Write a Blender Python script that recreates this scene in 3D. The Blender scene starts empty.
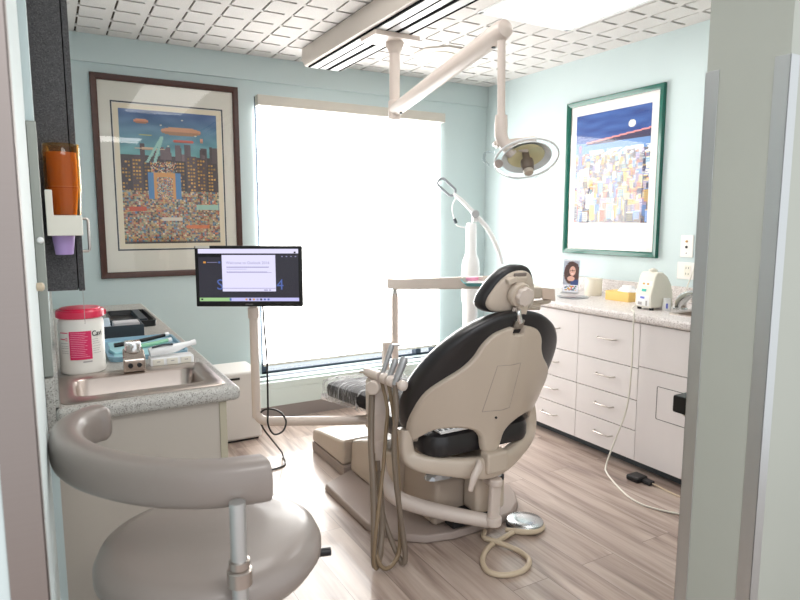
import bpy, bmesh, math, random
import numpy as np
from mathutils import Vector, Matrix, noise
random.seed(7)
S = bpy.context.scene
COL = S.collection
PI = math.pi
V = Vector

# ------------------------------------------------------------ materials
def lin(c):
    return tuple(((v/255)/12.92 if v/255 <= .04045 else ((v/255+.055)/1.055)**2.4) for v in c)
def mat(name, rgb, rough=.5, metal=0, emit=None, es=1, trans=0, spec=.5, coat=0, noise_amt=0, nscale=20, bump=0, bscale=60, ior=1.45, sheen=0):
    m = bpy.data.materials.new(name); m.use_nodes = True
    nt = m.node_tree; b = nt.nodes['Principled BSDF']
    c = (*lin(rgb), 1)
    b.inputs['Base Color'].default_value = c
    b.inputs['Roughness'].default_value = rough
    b.inputs['Metallic'].default_value = metal
    b.inputs['Specular IOR Level'].default_value = spec
    b.inputs['Coat Weight'].default_value = coat
    b.inputs['Transmission Weight'].default_value = trans
    b.inputs['IOR'].default_value = ior
    if emit:
        b.inputs['Emission Color'].default_value = (*lin(emit), 1)
        b.inputs['Emission Strength'].default_value = es
    tc = nt.nodes.new('ShaderNodeTexCoord')
    if noise_amt:
        n = nt.nodes.new('ShaderNodeTexNoise'); n.inputs['Scale'].default_value = nscale
        n.inputs['Detail'].default_value = 4
        nt.links.new(tc.outputs['Object'], n.inputs['Vector'])
        r = nt.nodes.new('ShaderNodeMapRange')
        r.inputs['From Min'].default_value = .3; r.inputs['From Max'].default_value = .7
        r.inputs['To Min'].default_value = 1-noise_amt; r.inputs['To Max'].default_value = 1+noise_amt
        nt.links.new(n.outputs['Fac'], r.inputs['Value'])
        mx = nt.nodes.new('ShaderNodeVectorMath'); mx.operation = 'SCALE'
        mx.inputs[0].default_value = c[:3]
        nt.links.new(r.outputs['Result'], mx.inputs['Scale'])
        nt.links.new(mx.outputs['Vector'], b.inputs['Base Color'])
    if bump:
        n = nt.nodes.new('ShaderNodeTexNoise'); n.inputs['Scale'].default_value = bscale
        n.inputs['Detail'].default_value = 3
        nt.links.new(tc.outputs['Object'], n.inputs['Vector'])
        bp = nt.nodes.new('ShaderNodeBump'); bp.inputs['Strength'].default_value = bump; bp.inputs['Distance'].default_value = .002
        nt.links.new(n.outputs['Fac'], bp.inputs['Height'])
        nt.links.new(bp.outputs['Normal'], b.inputs['Normal'])
    return m

def speck_mat(name, base, dark, light, scale=260, rough=.35, th=.36):
    m = mat(name, base, rough); nt = m.node_tree; b = nt.nodes['Principled BSDF']
    tc = nt.nodes['Texture Coordinate']
    v = nt.nodes.new('ShaderNodeTexVoronoi'); v.inputs['Scale'].default_value = scale
    nt.links.new(tc.outputs['Object'], v.inputs['Vector'])
    n = nt.nodes.new('ShaderNodeTexNoise'); n.inputs['Scale'].default_value = scale*.6
    nt.links.new(tc.outputs['Object'], n.inputs['Vector'])
    sep = nt.nodes.new('ShaderNodeSeparateColor'); nt.links.new(v.outputs['Color'], sep.inputs[0])
    r = nt.nodes.new('ShaderNodeValToRGB'); r.color_ramp.interpolation = 'CONSTANT'
    r.color_ramp.elements[0].color = (*lin(dark), 1); r.color_ramp.elements[1].position = .13
    r.color_ramp.elements[1].color = (*lin(base), 1)
    e = r.color_ramp.elements.new(.72); e.color = (*lin(light), 1)
    e = r.color_ramp.elements.new(.9); e.color = (*lin([ (a+c)/2 for a, c in zip(base, dark)]), 1)
    nt.links.new(sep.outputs[0], r.inputs['Fac'])
    nt.links.new(r.outputs['Color'], b.inputs['Base Color'])
    return m

def attr_mat(name, rough=.5, emit=0):
    m = mat(name, (255, 255, 255), rough); nt = m.node_tree; b = nt.nodes['Principled BSDF']
    a = nt.nodes.new('ShaderNodeVertexColor'); a.layer_name = 'Col'
    nt.links.new(a.outputs['Color'], b.inputs['Base Color'])
    return m

def glass_mat(name, tint=(255, 255, 255), gloss=.08, rough=0.02, tr=1.0, ior=1.5):
    m = bpy.data.materials.new(name); m.use_nodes = True; nt = m.node_tree
    nt.nodes.remove(nt.nodes['Principled BSDF']); out = nt.nodes['Material Output']
    t = nt.nodes.new('ShaderNodeBsdfTransparent'); t.inputs[0].default_value = (*lin(tint), 1)
    g = nt.nodes.new('ShaderNodeBsdfGlossy'); g.inputs['Roughness'].default_value = rough
    f = nt.nodes.new('ShaderNodeFresnel'); 
    ge = nt.nodes.new('ShaderNodeNewGeometry'); mr = nt.nodes.new('ShaderNodeMapRange')   # same sheen from both sides of a thin pane
    mr.inputs['To Min'].default_value = ior; mr.inputs['To Max'].default_value = 1/ior
    nt.links.new(ge.outputs['Backfacing'], mr.inputs['Value']); nt.links.new(mr.outputs[0], f.inputs['IOR'])
    mx = nt.nodes.new('ShaderNodeMixShader')
    nt.links.new(f.outputs[0], mx.inputs[0]); nt.links.new(t.outputs[0], mx.inputs[1]); nt.links.new(g.outputs[0], mx.inputs[2])
    nt.links.new(mx.outputs[0], out.inputs[0])
    return m

def brushed(name, rgb, rough=.32, axis=(1, 1, 60)):
    m = mat(name, rgb, rough, metal=1); nt = m.node_tree; b = nt.nodes['Principled BSDF']
    tc = nt.nodes['Texture Coordinate']
    mp = nt.nodes.new('ShaderNodeMapping'); mp.inputs['Scale'].default_value = axis
    n = nt.nodes.new('ShaderNodeTexNoise'); n.inputs['Scale'].default_value = 8; n.inputs['Detail'].default_value = 5
    nt.links.new(tc.outputs['Object'], mp.inputs[0]); nt.links.new(mp.outputs[0], n.inputs['Vector'])
    r = nt.nodes.new('ShaderNodeMapRange'); r.inputs['To Min'].default_value = rough*.8; r.inputs['To Max'].default_value = rough*1.3
    nt.links.new(n.outputs['Fac'], r.inputs['Value']); nt.links.new(r.outputs[0], b.inputs['Roughness'])
    return m

def floor_mat():
    m = mat('wood_plank_floor', (170, 150, 138), .33, spec=.9, coat=.25); nt = m.node_tree; b = nt.nodes['Principled BSDF']
    tc = nt.nodes['Texture Coordinate']
    L = nt.links.new
    mp = nt.nodes.new('ShaderNodeMapping'); mp.inputs['Rotation'].default_value = (0, 0, PI/2)
    L(tc.outputs['Object'], mp.inputs[0])
    br = nt.nodes.new('ShaderNodeTexBrick')
    br.inputs['Scale'].default_value = 1; br.inputs['Mortar Size'].default_value = .0012
    br.inputs['Brick Width'].default_value = 1.22; br.inputs['Row Height'].default_value = .18
    br.inputs['Color1'].default_value = (.1, .1, .1, 1); br.inputs['Color2'].default_value = (.9, .9, .9, 1)
    br.inputs['Mortar'].default_value = (0, 0, 0, 1); br.offset = .37
    L(mp.outputs[0], br.inputs['Vector'])
    sp = nt.nodes.new('ShaderNodeSeparateColor'); L(br.outputs['Color'], sp.inputs[0])
    # grain stretched along the planks (Y)
    mp2 = nt.nodes.new('ShaderNodeMapping'); mp2.inputs['Scale'].default_value = (9, .9, 1)
    L(tc.outputs['Object'], mp2.inputs[0])
    ad = nt.nodes.new('ShaderNodeVectorMath'); ad.operation = 'ADD'
    cm = nt.nodes.new('ShaderNodeCombineXYZ')
    ml = nt.nodes.new('ShaderNodeMath'); ml.operation = 'MULTIPLY'; ml.inputs[1].default_value = 7
    L(sp.outputs[0], ml.inputs[0]); L(ml.outputs[0], cm.inputs[1]); L(ml.outputs[0], cm.inputs[2])
    L(mp2.outputs[0], ad.inputs[0]); L(cm.outputs[0], ad.inputs[1])
    n1 = nt.nodes.new('ShaderNodeTexNoise'); n1.inputs['Scale'].default_value = 1.1; n1.inputs['Detail'].default_value = 7; n1.inputs['Distortion'].default_value = 1.4
    L(ad.outputs[0], n1.inputs['Vector'])
    mp3 = nt.nodes.new('ShaderNodeMapping'); mp3.inputs['Scale'].default_value = (90, 3, 1)
    L(tc.outputs['Object'], mp3.inputs[0])
    n2 = nt.nodes.new('ShaderNodeTexNoise'); n2.inputs['Scale'].default_value = 1; n2.inputs['Detail'].default_value = 5
    L(mp3.outputs[0], n2.inputs['Vector'])
    mix = nt.nodes.new('ShaderNodeMix'); mix.data_type = 'FLOAT'; mix.inputs[0].default_value = .22
    L(n1.outputs['Fac'], mix.inputs[2]); L(n2.outputs['Fac'], mix.inputs[3])
    r = nt.nodes.new('ShaderNodeValToRGB')
    els = r.color_ramp.elements
    els[0].position = .32; els[0].color = (*lin((118, 99, 91)), 1)
    els[1].position = .66; els[1].color = (*lin((196, 180, 170)), 1)
    e = els.new(.47); e.color = (*lin((168, 149, 138)), 1)
    L(mix.outputs[0], r.inputs['Fac'])
    # plank to plank tone, and seams
    tr = nt.nodes.new('ShaderNodeMapRange'); tr.inputs['To Min'].default_value = .9; tr.inputs['To Max'].default_value = 1.08
    L(sp.outputs[0], tr.inputs['Value'])
    sc = nt.nodes.new('ShaderNodeVectorMath'); sc.operation = 'SCALE'
    L(r.outputs['Color'], sc.inputs[0]); L(tr.outputs[0], sc.inputs['Scale'])
    mc = nt.nodes.new('ShaderNodeMix'); mc.data_type = 'RGBA'
    L(br.outputs['Fac'], mc.inputs[0]); L(sc.outputs['Vector'], mc.inputs[6]); mc.inputs[7].default_value = (*lin((110, 95, 88)), 1)
    L(mc.outputs[2], b.inputs['Base Color'])
    bp = nt.nodes.new('ShaderNodeBump'); bp.inputs['Strength'].default_value = .25; bp.inputs['Distance'].default_value = .001
    L(n2.outputs['Fac'], bp.inputs['Height']); L(bp.outputs[0], b.inputs['Normal'])
    return m

M = {}
M['teal'] = mat('teal_wall_paint', (199, 213, 214), .55, noise_amt=.015, nscale=3, bump=.05, bscale=300)
M['greywall'] = mat('grey_green_wall_paint', (176, 179, 170), .6, noise_amt=.012, nscale=5)
M['jamb'] = mat('pale_wall_paint', (205, 216, 216), .55)
M['tile'] = mat('ceiling_tile_white', (214, 210, 207), .9, noise_amt=.07, nscale=140, bump=.2, bscale=180)
M['groove_shade'] = mat('ceiling_groove_shade', (84, 70, 62), .9)  # dark brown puts the shade inside the tile scores into the colour
M['floor'] = floor_mat()
M['basegrey'] = mat('grey_cove_base', (140, 132, 129), .5)
M['steel'] = brushed('brushed_steel', (205, 207, 207), .42)
M['steel_warm'] = brushed('brushed_steel_warm', (158, 148, 144), .45)
M['alu'] = brushed('grey_aluminium', (150, 153, 147), .45)
M['sink'] = brushed('sink_steel', (190, 178, 170), .30, (1, 1, 1))
M['chrome'] = mat('chrome', (225, 225, 225), .12, metal=1)
M['nickel'] = mat('satin_nickel', (190, 182, 176), .28, metal=1)
M['beige'] = mat('beige_plastic', (202, 187, 172), .32, spec=.5, coat=.15)
M['beige2'] = mat('pinkish_beige_enamel', (217, 203, 194), .35, spec=.5, coat=.15)
M['cream'] = mat('cream_plastic', (232, 228, 216), .4)
M['mauve'] = mat('mauve_grey_plastic', (163, 148, 141), .4)
M['black_vinyl'] = mat('black_vinyl', (42, 40, 42), .3, spec=.5, coat=.1, bump=.06, bscale=350)
M['taupe_vinyl'] = mat('taupe_vinyl', (140, 130, 124), .3, spec=.5, coat=.12, bump=.05, bscale=350)
M['black'] = mat('black_plastic', (24, 24, 26), .35)
M['dark'] = mat('dark_rubber', (40, 40, 42), .6)
M['white'] = mat('white_plastic', (240, 240, 240), .35)
M['white_gloss'] = mat('white_gloss', (240, 241, 242), .18, coat=.3)
M['laminate'] = mat('beige_laminate', (186, 177, 167), .45)
M['laminate_edge'] = mat('laminate_edge', (178, 170, 150), .5)
M['cab'] = mat('white_laminate', (226, 220, 219), .4, noise_amt=.01, nscale=8)
M['kick'] = mat('dark_toe_kick', (74, 80, 85), .6)
M['gap'] = mat('cabinet_gap_dark', (86, 82, 82), .8)
M['counterL'] = speck_mat('grey_speckled_counter', (180, 177, 171), (132, 127, 122), (194, 191, 186), 360)
M['counterR'] = speck_mat('pale_speckled_counter', (222, 215, 212), (170, 158, 155), (232, 227, 225), 300)
M['charcoal'] = speck_mat('charcoal_speckled_laminate', (68, 66, 68), (44, 43, 45), (86, 84, 85), 420, .5)
M['wood_dark'] = mat('dark_mahogany_frame', (72, 42, 34), .35, noise_amt=.15, nscale=30)
M['green_frame'] = mat('glossy_green_frame', (18, 92, 78), .25, coat=.3)
M['mat_board'] = mat('grey_white_mat_board', (222, 218, 208), .8)
M['mat_white'] = mat('white_mat_board', (240, 238, 236), .8)
M['line_black'] = mat('mat_fillet_dark', (46, 50, 60), .6)
M['paper'] = mat('print_paper', (226, 214, 192), .8)
M['print'] = attr_mat('print_ink', .6)
M['picglass'] = glass_mat('picture_glass')
M['clear2'] = glass_mat('thin_clear_shield', (250, 252, 253), rough=.05, ior=1.3)
M['slot'] = mat('matt_black_slot', (16, 16, 18), .95, spec=.05)
M['clear'] = glass_mat('clear_plastic', (245, 248, 250), rough=.05, ior=1.7)
M['frame_dark'] = mat('dark_window_metal', (52, 62, 74), .35, metal=.3)
M['valance'] = mat('blind_headrail_beige', (206, 200, 190), .5)
M['red'] = mat('red_lid', (222, 48, 84), .3, coat=.2)
M['pink'] = mat('pink_label', (222, 46, 100), .5)
M['label_grey'] = mat('label_grey_print', (176, 172, 170), .6)
M['ink'] = mat('black_ink', (34, 32, 34), .6)
M['amber'] = glass_mat('amber_plastic', (242, 212, 150), ior=1.4)
M['amber2'] = mat('amber_cup', (206, 158, 104), .3)
M['purple'] = mat('lilac_cup', (178, 150, 205), .35)
M['blue'] = mat('pale_blue_tray', (140, 178, 198), .4)
M['aqua'] = mat('aqua_paper', (165, 212, 220), .8)
M['green'] = mat('pale_green_plastic', (150, 205, 170), .4)
M['slate'] = mat('slate_plastic', (52, 60, 68), .4)
M['yellow'] = mat('yellow_carton', (240, 200, 120), .6)
M['tissue'] = mat('white_tissue', (240, 240, 242), .9)
M['wax'] = mat('cream_roll', (232, 224, 208), .5)
M['hose'] = mat('grey_beige_hose', (122, 108, 95), .4)
M['hose2'] = mat('brown_beige_hose', (134, 114, 90), .4)
M['cord_beige'] = mat('beige_cord', (200, 182, 158), .45)
M['cord_white'] = mat('white_cord', (228, 224, 214), .45)
M['outlet'] = mat('outlet_plate', (238, 234, 230), .4)
M['pinkthing'] = mat('pink_paper', (238, 160, 190), .6)
M['teal_paper'] = mat('teal_paper', (110, 175, 178), .6)
M['btn_teal'] = mat('teal_button', (70, 190, 175), .5)
M['btn_blue'] = mat('blue_button', (120, 130, 220), .5)
M['brass'] = mat('brass', (190, 150, 90), .3, metal=1)
M['heater'] = mat('pale_green_enamel', (206, 218, 214), .4)
M['bronze'] = mat('bronze_lamp_body', (120, 104, 92), .35)
M['lampyellow'] = mat('pale_yellow_reflector', (238, 226, 180), .25, metal=.1)

# ------------------------------------------------------------ geometry
class G:
    def __init__(s): s.v = []; s.f = []; s.m = []; s.mi = 0
    def add(s, vs, fs, mi=None):
        o = len(s.v); s.v += [tuple(p) for p in vs]
        s.f += [tuple(i+o for i in f) for f in fs]
        s.m += [s.mi if mi is None else mi]*len(fs); return s
    def box(s, x0, x1, y0, y1, z0, z1, mi=None):
        vs = [(x, y, z) for x in (x0, x1) for y in (y0, y1) for z in (z0, z1)]
        return s.add(vs, [(0, 1, 3, 2), (4, 6, 7, 5), (0, 4, 5, 1), (2, 3, 7, 6), (0, 2, 6, 4), (1, 5, 7, 3)], mi)
    def obox(s, c, ax, ay, az, hx, hy, hz, mi=None):
        c = V(c); ax = V(ax).normalized(); ay = V(ay).normalized(); az = V(az).normalized()
        vs = [c+ax*hx*i+ay*hy*j+az*hz*k for i in (-1, 1) for j in (-1, 1) for k in (-1, 1)]
        return s.add(vs, [(0, 1, 3, 2), (4, 6, 7, 5), (0, 4, 5, 1), (2, 3, 7, 6), (0, 2, 6, 4), (1, 5, 7, 3)], mi)
    def rings(s, rings, cap0=True, cap1=True, closed=True, mi=None):
        n = len(rings[0]); vs = [p for r in rings for p in r]; fs = []
        for k in range(len(rings)-1):
            for i in range(n if closed else n-1):
                j = (i+1) % n
                fs.append((k*n+i, k*n+j, (k+1)*n+j, (k+1)*n+i))
        if cap0: fs.append(tuple(range(n))[::-1])
        if cap1: fs.append(tuple(range((len(rings)-1)*n, len(rings)*n)))
        return s.add(vs, fs, mi)
    def cyl(s, p0, p1, r0, r1=None, n=28, mi=None):
        return s.tube([p0, p1], [r0, r0 if r1 is None else r1], n, smooth=0, mi=mi)
    def tube(s, pts, r, n=12, smooth=6, sx=1, up=None, mi=None, caps=True):
        pts = [V(p) for p in pts]
        rs = r if isinstance(r, (list, tuple)) else [r]*len(pts)
        if smooth and len(pts) > 2: pts, rs = cat(pts, rs, smooth)
        rings = []; ref = V(up) if up else None
        prev = None
        for i, p in enumerate(pts):
            t = (pts[min(i+1, len(pts)-1)]-pts[max(i-1, 0)]).normalized()
            if prev is None:
                a = ref if ref else (V((0, 0, 1)) if abs(t.z) < .9 else V((1, 0, 0)))
            else: a = ref if ref else prev
            u = (a-t*a.dot(t)).normalized(); w = t.cross(u); prev = u
            rings.append([p+(u*math.cos(2*PI*k/n)+w*sx*math.sin(2*PI*k/n))*rs[i] for k in range(n)])
        return s.rings(rings, caps, caps, mi=mi)
    def lathe(s, prof, c, axis=(0, 0, 1), n=36, mi=None, caps=True):
        c = V(c); ax = V(axis).normalized()
        a = V((1, 0, 0)) if abs(ax.x) < .9 else V((0, 1, 0))
        u = (a-ax*a.dot(ax)).normalized(); w = ax.cross(u)
        rings = [[c+ax*h+(u*math.cos(2*PI*k/n)+w*math.sin(2*PI*k/n))*r for k in range(n)] for r, h in prof]
        return s.rings(rings, caps, caps, mi=mi)
    def prism(s, poly, f0, f1, mi=None):
        return s.rings([[f0(*p) for p in poly], [f1(*p) for p in poly]], mi=mi)
    def pillow(s, out, prof, fn, c=None, mi=None):
        """closed outline swept through (inset, depth) rings about centre c"""
        if c is None: c = (sum(p[0] for p in out)/len(out), sum(p[1] for p in out)/len(out))
        rings = []
        nrm = offs(out)
        for ins, d in prof:
            if ins >= 0 and ins <= .2: pts = [(p[0]-q[0]*ins, p[1]-q[1]*ins) for p, q in zip(out, nrm)]
            else:
                k = 1-(ins-1); pts = [(c[0]+(p[0]-c[0])*k, c[1]+(p[1]-c[1])*k) for p in out]
            rings.append([fn(a, b, d) for a, b in pts])
        return s.rings(rings, mi=mi)
    def build(s, name, mats, parent=None, bevel=0, seg=2, smooth=True, ang=38, origin=None, sub=0):
        if not isinstance(mats, (list, tuple)): mats = [mats]
        bm = bmesh.new()
        bv = [bm.verts.new(p) for p in s.v]
        for f, mi in zip(s.f, s.m):
            try:
                fc = bm.faces.new([bv[i] for i in f]); fc.material_index = mi
            except ValueError: pass
        bmesh.ops.recalc_face_normals(bm, faces=bm.faces)
        if bevel:
            es = [e for e in bm.edges if len(e.link_faces) == 2 and e.calc_face_angle() > .5]
            bmesh.ops.bevel(bm, geom=es, offset=bevel, segments=seg, profile=.5, affect='EDGES', clamp_overlap=True)
        xs = [v.co for v in bm.verts]
        lo = V((min(p.x for p in xs), min(p.y for p in xs), min(p.z for p in xs)))
        hi = V((max(p.x for p in xs), max(p.y for p in xs), max(p.z for p in xs)))
        og = V(origin) if origin else V(((lo.x+hi.x)/2, (lo.y+hi.y)/2, lo.z))
        for v in bm.verts: v.co -= og
        me = bpy.data.meshes.new(name); bm.to_mesh(me); bm.free()
        for m in mats: me.materials.append(m)
        if smooth:
            me.polygons.foreach_set('use_smooth', [True]*len(me.polygons))
            me.set_sharp_from_angle(angle=math.radians(ang))
        o = bpy.data.objects.new(name, me); COL.objects.link(o)
        o['_w'] = list(og)
        if parent:
            o.parent = parent; o.location = og-V(parent['_w'])
        else: o.location = og
        if bevel:
            md = o.modifiers.new('wn', 'WEIGHTED_NORMAL'); md.keep_sharp = True
        if sub:
            md = o.modifiers.new('sub', 'SUBSURF'); md.levels = sub; md.render_levels = sub
        return o

def offs(out):
    n = len(out); area = sum(out[i][0]*out[(i+1) % n][1]-out[(i+1) % n][0]*out[i][1] for i in range(n))
    sg = 1 if area > 0 else -1; r = []
    for i in range(n):
        a = V(out[i-1]); b = V(out[(i+1) % n]); t = (b-a)
        if t.length < 1e-9: t = V((1, 0))
        t.normalize(); r.append((t.y*sg, -t.x*sg))
    return r
def cat(pts, rs, k, closed=False):
    P = []; Rr = []; n = len(pts)
    for i in range(n if closed else n-1):
        if closed: p = [pts[(i+j) % n] for j in (-1, 0, 1, 2)]; a, b = rs[i], rs[(i+1) % n]
        else: p = [pts[max(i-1, 0)], pts[i], pts[i+1], pts[min(i+2, n-1)]]; a, b = rs[i], rs[i+1]
        for q in range(k):
            t = q/k
            P.append(.5*((2*p[1])+(-p[0]+p[2])*t+(2*p[0]-5*p[1]+4*p[2]-p[3])*t*t+(-p[0]+3*p[1]-3*p[2]+p[3])*t**3))
            Rr.append(a+(b-a)*t)
    if not closed: P.append(pts[-1]); Rr.append(rs[-1])
    return P, Rr
def smooth2(out, k=4):
    P, _ = cat([V(p) for p in out], [0]*len(out), k, True)
    return [(p.x, p.y) for p in P]
def mirror(h):
    """half outline (x>=0, bottom to top) -> closed outline"""
    return h+[(-x, z) for x, z in reversed(h) if x > 1e-6]
def rrect(x0, x1, y0, y1, r, n=5):
    o = []
    for cx, cy, a in ((x1-r, y0+r, -PI/2), (x1-r, y1-r, 0), (x0+r, y1-r, PI/2), (x0+r, y0+r, PI)):
        for k in range(n+1): t = a+PI/2*k/n; o.append((cx+r*math.cos(t), cy+r*math.sin(t)))
    return o

def tag(o, label, cat_, group=None, kind=None):
    o['label'] = label; o['category'] = cat_
    if group: o['group'] = group
    if kind: o['kind'] = kind
    return o
def thing(name, loc, label, cat_, group=None):
    o = bpy.data.objects.new(name, None); COL.objects.link(o); o.location = loc; o['_w'] = list(loc)
    o.empty_display_size = .05
    return tag(o, label, cat_, group)
def struct(o): o['kind'] = 'structure'; return o
def copy_tree(o, parent=None):
    c = o.copy(); COL.objects.link(c)
    if parent: c.parent = parent
    for ch in [x for x in bpy.data.objects if x.parent == o]: copy_tree(ch, c)
    return c
def text_geo(txt, size, fn, g=None, bold=0):
    """lettering, mapped by fn(x,y)->3D, centred on its left baseline"""
    cu = bpy.data.curves.new('t', 'FONT'); cu.body = txt; cu.size = size; cu.offset = bold; cu.resolution_u = 3
    ob = bpy.data.objects.new('t', cu); me = ob.to_mesh()
    g = g or G()
    g.add([fn(v.co.x, v.co.y) for v in me.vertices], [tuple(p.vertices) for p in me.polygons])
    ob.to_mesh_clear(); bpy.data.objects.remove(ob); bpy.data.curves.remove(cu)
    return g
def painted(name, img, fn, material, parent):
    """flat printed sheet: grid of faces carrying printed colours; img[row from top][col]"""
    H, W, _ = img.shape
    vs = [fn(i/W, j/H) for j in range(H+1) for i in range(W+1)]
    og = V(vs[0])
    me = bpy.data.meshes.new(name)
    me.from_pydata([tuple(V(p)-og) for p in vs], [], [((j+1)*(W+1)+i, (j+1)*(W+1)+i+1, j*(W+1)+i+1, j*(W+1)+i) for j in range(H) for i in range(W)])
    ca = me.color_attributes.new('Col', 'FLOAT_COLOR', 'CORNER')
    c = np.clip(img.reshape(-1, 3), 0, 1); c = np.where(c <= .04045, c/12.92, ((c+.055)/1.055)**2.4)
    a = np.ones((H*W*4, 4)); a[:, :3] = np.repeat(c, 4, axis=0)
    ca.data.foreach_set('color', a.ravel())
    me.materials.append(material)
    o = bpy.data.objects.new(name, me); COL.objects.link(o); o['_w'] = list(og)
    o.parent = parent; o.location = og-V(parent['_w'])
    return o

# ============================================================ SETTING
CZ = 2.54; BY = 4.445; RX = 3.40; LX = -.012
struct(G().box(-1.2, 3.6, -1.6, BY+.2, -.1, 0).build('floor', M['floor'], smooth=False, origin=(0, 0, 0)))
# ceiling of scored square panels
g = G()
dx, dy = .177, .2
X0 = .394-dx*4; Y0 = 4.301+dy
TX0, TX1, TY0, TY1 = 2.165, 2.83, 1.70, 2.91    # troffer opening
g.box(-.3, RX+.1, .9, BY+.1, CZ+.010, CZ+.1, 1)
nx = 22; ny = 19
for i in range(nx):
    for j in range(-1, ny):
        x = X0+i*dx; y = Y0-j*dy
        xs = [x, x+.012, x+.137, x+dx]; ys = [y, y-.022, y-.188, y-dy]
        for a in range(3):
            for b in range(3):
                xa, xb, ya, yb = xs[a], xs[a+1], ys[b+1], ys[b]
                yb = min(yb, BY+.05); 
                if ya >= BY or xa > RX+.02: continue
                if (a == 0 and b == 1) or (a == 1 and b == 0): continue
                if xb > TX0+.02 and xa < TX1-.02 and yb > TY0+.02 and ya < TY1-.02: continue
                g.box(xa, xb, ya, yb, CZ, CZ+.011, 0)
struct(g.build('ceiling', [M['tile'], M['groove_shade']], smooth=False, origin=(1.7, 2.7, CZ)))
# back wall around the window, with the slightly deeper bulkhead on top
WX0, WX1, WZ0, WZ1 = 1.335, 2.915, .23, 2.27
g = G()
g.box(-.2, WX0, BY, BY+.14, 0, 2.6); g.box(WX1, RX+.1, BY, BY+.14, 0, 2.6)
g.box(WX0, WX1, BY, BY+.14, 0, WZ0); g.box(WX0, WX1, BY, BY+.14, WZ1, 2.6)
g.box(-.01, RX, BY-.018, BY, 2.372, CZ)
struct(g.build('wall_back', M['teal'], smooth=False))
struct(G().box(RX, RX+.12, 1.143, BY, 0, 2.6).build('wall_right', M['teal'], smooth=False))
struct(G().box(-.2, LX, 1.80, BY, 0, 2.6).build('wall_left', M['teal'], smooth=False))
struct(G().box(-.9, -.030, .912, 1.14, 0, 2.6).box(-.9, -.030, 1.14, 1.8, 0, 2.6).build('wall_entry_left', M['jamb'], smooth=False))
struct(G().box(1.65, RX+.12, .915, 1.143, 0, 2.6).build('wall_entry_right', M['greywall'], smooth=False))
# corner guards
def guard(cx, cy, sx, sy, z0, z1, w, m, label):
    g = G(); t = .0025
    xa, xb = sorted((cx-sx*t, cx+sx*w)); ya, yb = sorted((cy, cy-sy*t))
    g.box(xa, xb, ya, yb, z0, z1)
    xa, xb = sorted((cx, cx-sx*t)); ya, yb = sorted((cy-sy*t, cy+sy*w))
    g.box(xa, xb, ya, yb, z0, z1)
    return tag(g.build('corner_guard', m, bevel=.0008, smooth=False), label, 'corner guard', 'steel corner guards on the doorway walls')
guard(1.65, 1.143, 1, -1, .1, 1.8, .038, M['steel'], 'brushed steel corner guard on far corner of right doorway wall')
guard(1.65, .915, 1, 1, .1, 1.8, .038, M['steel'], 'brushed steel corner guard on near corner of right doorway wall, at right image edge')
guard(-.030, .912, -1, 1, .1, 1.8, .042, M['steel_warm'], 'blurred warm steel corner guard at extreme left edge of picture')
o = G().box(-.030, -.008, 1.786, 1.799, .985, 1.625).build('edge_strip', M['alu'], bevel=.002, smooth=False)
tag(o, 'narrow grey aluminium strip standing on the wall end beside the cup dispenser', 'edge trim')
o = G().lathe([(.001, 0), (.007, .001), (.008, .008), (.005, .012), (.001, .013)], (-.016, 1.785, 1.335), (0, -1, 0), 20).build('door_bumper', M['white'])
tag(o, 'small round white bumper on the aluminium strip', 'bumper')
o = G().lathe([(.001, 0), (.009, .001), (.010, .012), (.006, .016), (.001, .017)], (-.0295, 1.60, 1.235), (1, 0, 0), 20).build('wall_peg', M['cord_beige'])
tag(o, 'tiny yellowish peg on pale wall end left of the wipes canister', 'peg')

# window
g = G(); fy0, fy1 = BY+.02, BY+.09
g.box(WX0, WX1, fy0, fy1, WZ0, WZ0+.028); g.box(WX0, WX1, fy0, fy1, WZ1-.04, WZ1)
g.box(WX0, WX0+.045, fy0, fy1, WZ0, WZ1); g.box(WX1-.045, WX1, fy0, fy1, WZ0, WZ1)
g.box(2.70, 2.75, fy0, fy1, WZ0, WZ1)
w1 = struct(g.build('window_1', M['frame_dark'], bevel=.003))
G().box(WX0+.03, WX1-.03, BY+.05, BY+.056, WZ0+.03, WZ1-.03).build('window_glass', M['clear'], w1, smooth=False)

def blind_mat():
    m = mat('glowing_blind', (245, 245, 244), .8, emit=(255, 253, 250), es=BLIND)  # daylight behind the fabric is put in as the fabric's own emission
    nt = m.node_tree; b = nt.nodes['Principled BSDF']
    tc = nt.nodes['Texture Coordinate']
    w = nt.nodes.new('ShaderNodeTexWave'); w.bands_direction = 'Z'; w.inputs['Scale'].default_value = 14
    nt.links.new(tc.outputs['Object'], w.inputs['Vector'])
    bp = nt.nodes.new('ShaderNodeBump'); bp.inputs['Strength'].default_value = .2; bp.inputs['Distance'].default_value = .004
    nt.links.new(w.outputs['Fac'], bp.inputs['Height']); nt.links.new(bp.outputs[0], b.inputs['Normal'])
    return m
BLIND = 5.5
bl = thing('roller_blind', (2.125, 4.41, .31), 'white roller blind with added glow drawn down over the bright window', 'blind')
g = G()
rows = []
zs = [.325+(2.2-.325)*k/64 for k in range(65)]
vs = []; fs = []
for k, z in enumerate(zs):
    d = .0016*(k % 2)
    vs += [(1.345, 4.425-d, z), (2.905, 4.425-d, z)]
g.rings([[(1.345, 4.4262-.001*(k % 2), z), (2.905, 4.4262-.001*(k % 2), z), (2.905, 4.428, z), (1.345, 4.428, z)] for k, z in enumerate(zs)])
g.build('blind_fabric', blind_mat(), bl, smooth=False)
G().box(1.335, 2.915, 4.36, 4.426, 2.195, 2.268).build('headrail', M['valance'], bl, bevel=.006)
G().box(1.345, 2.905, 4.418, 4.434, .306, .325).build('bottom_rail', M['valance'], bl, bevel=.004)

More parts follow.
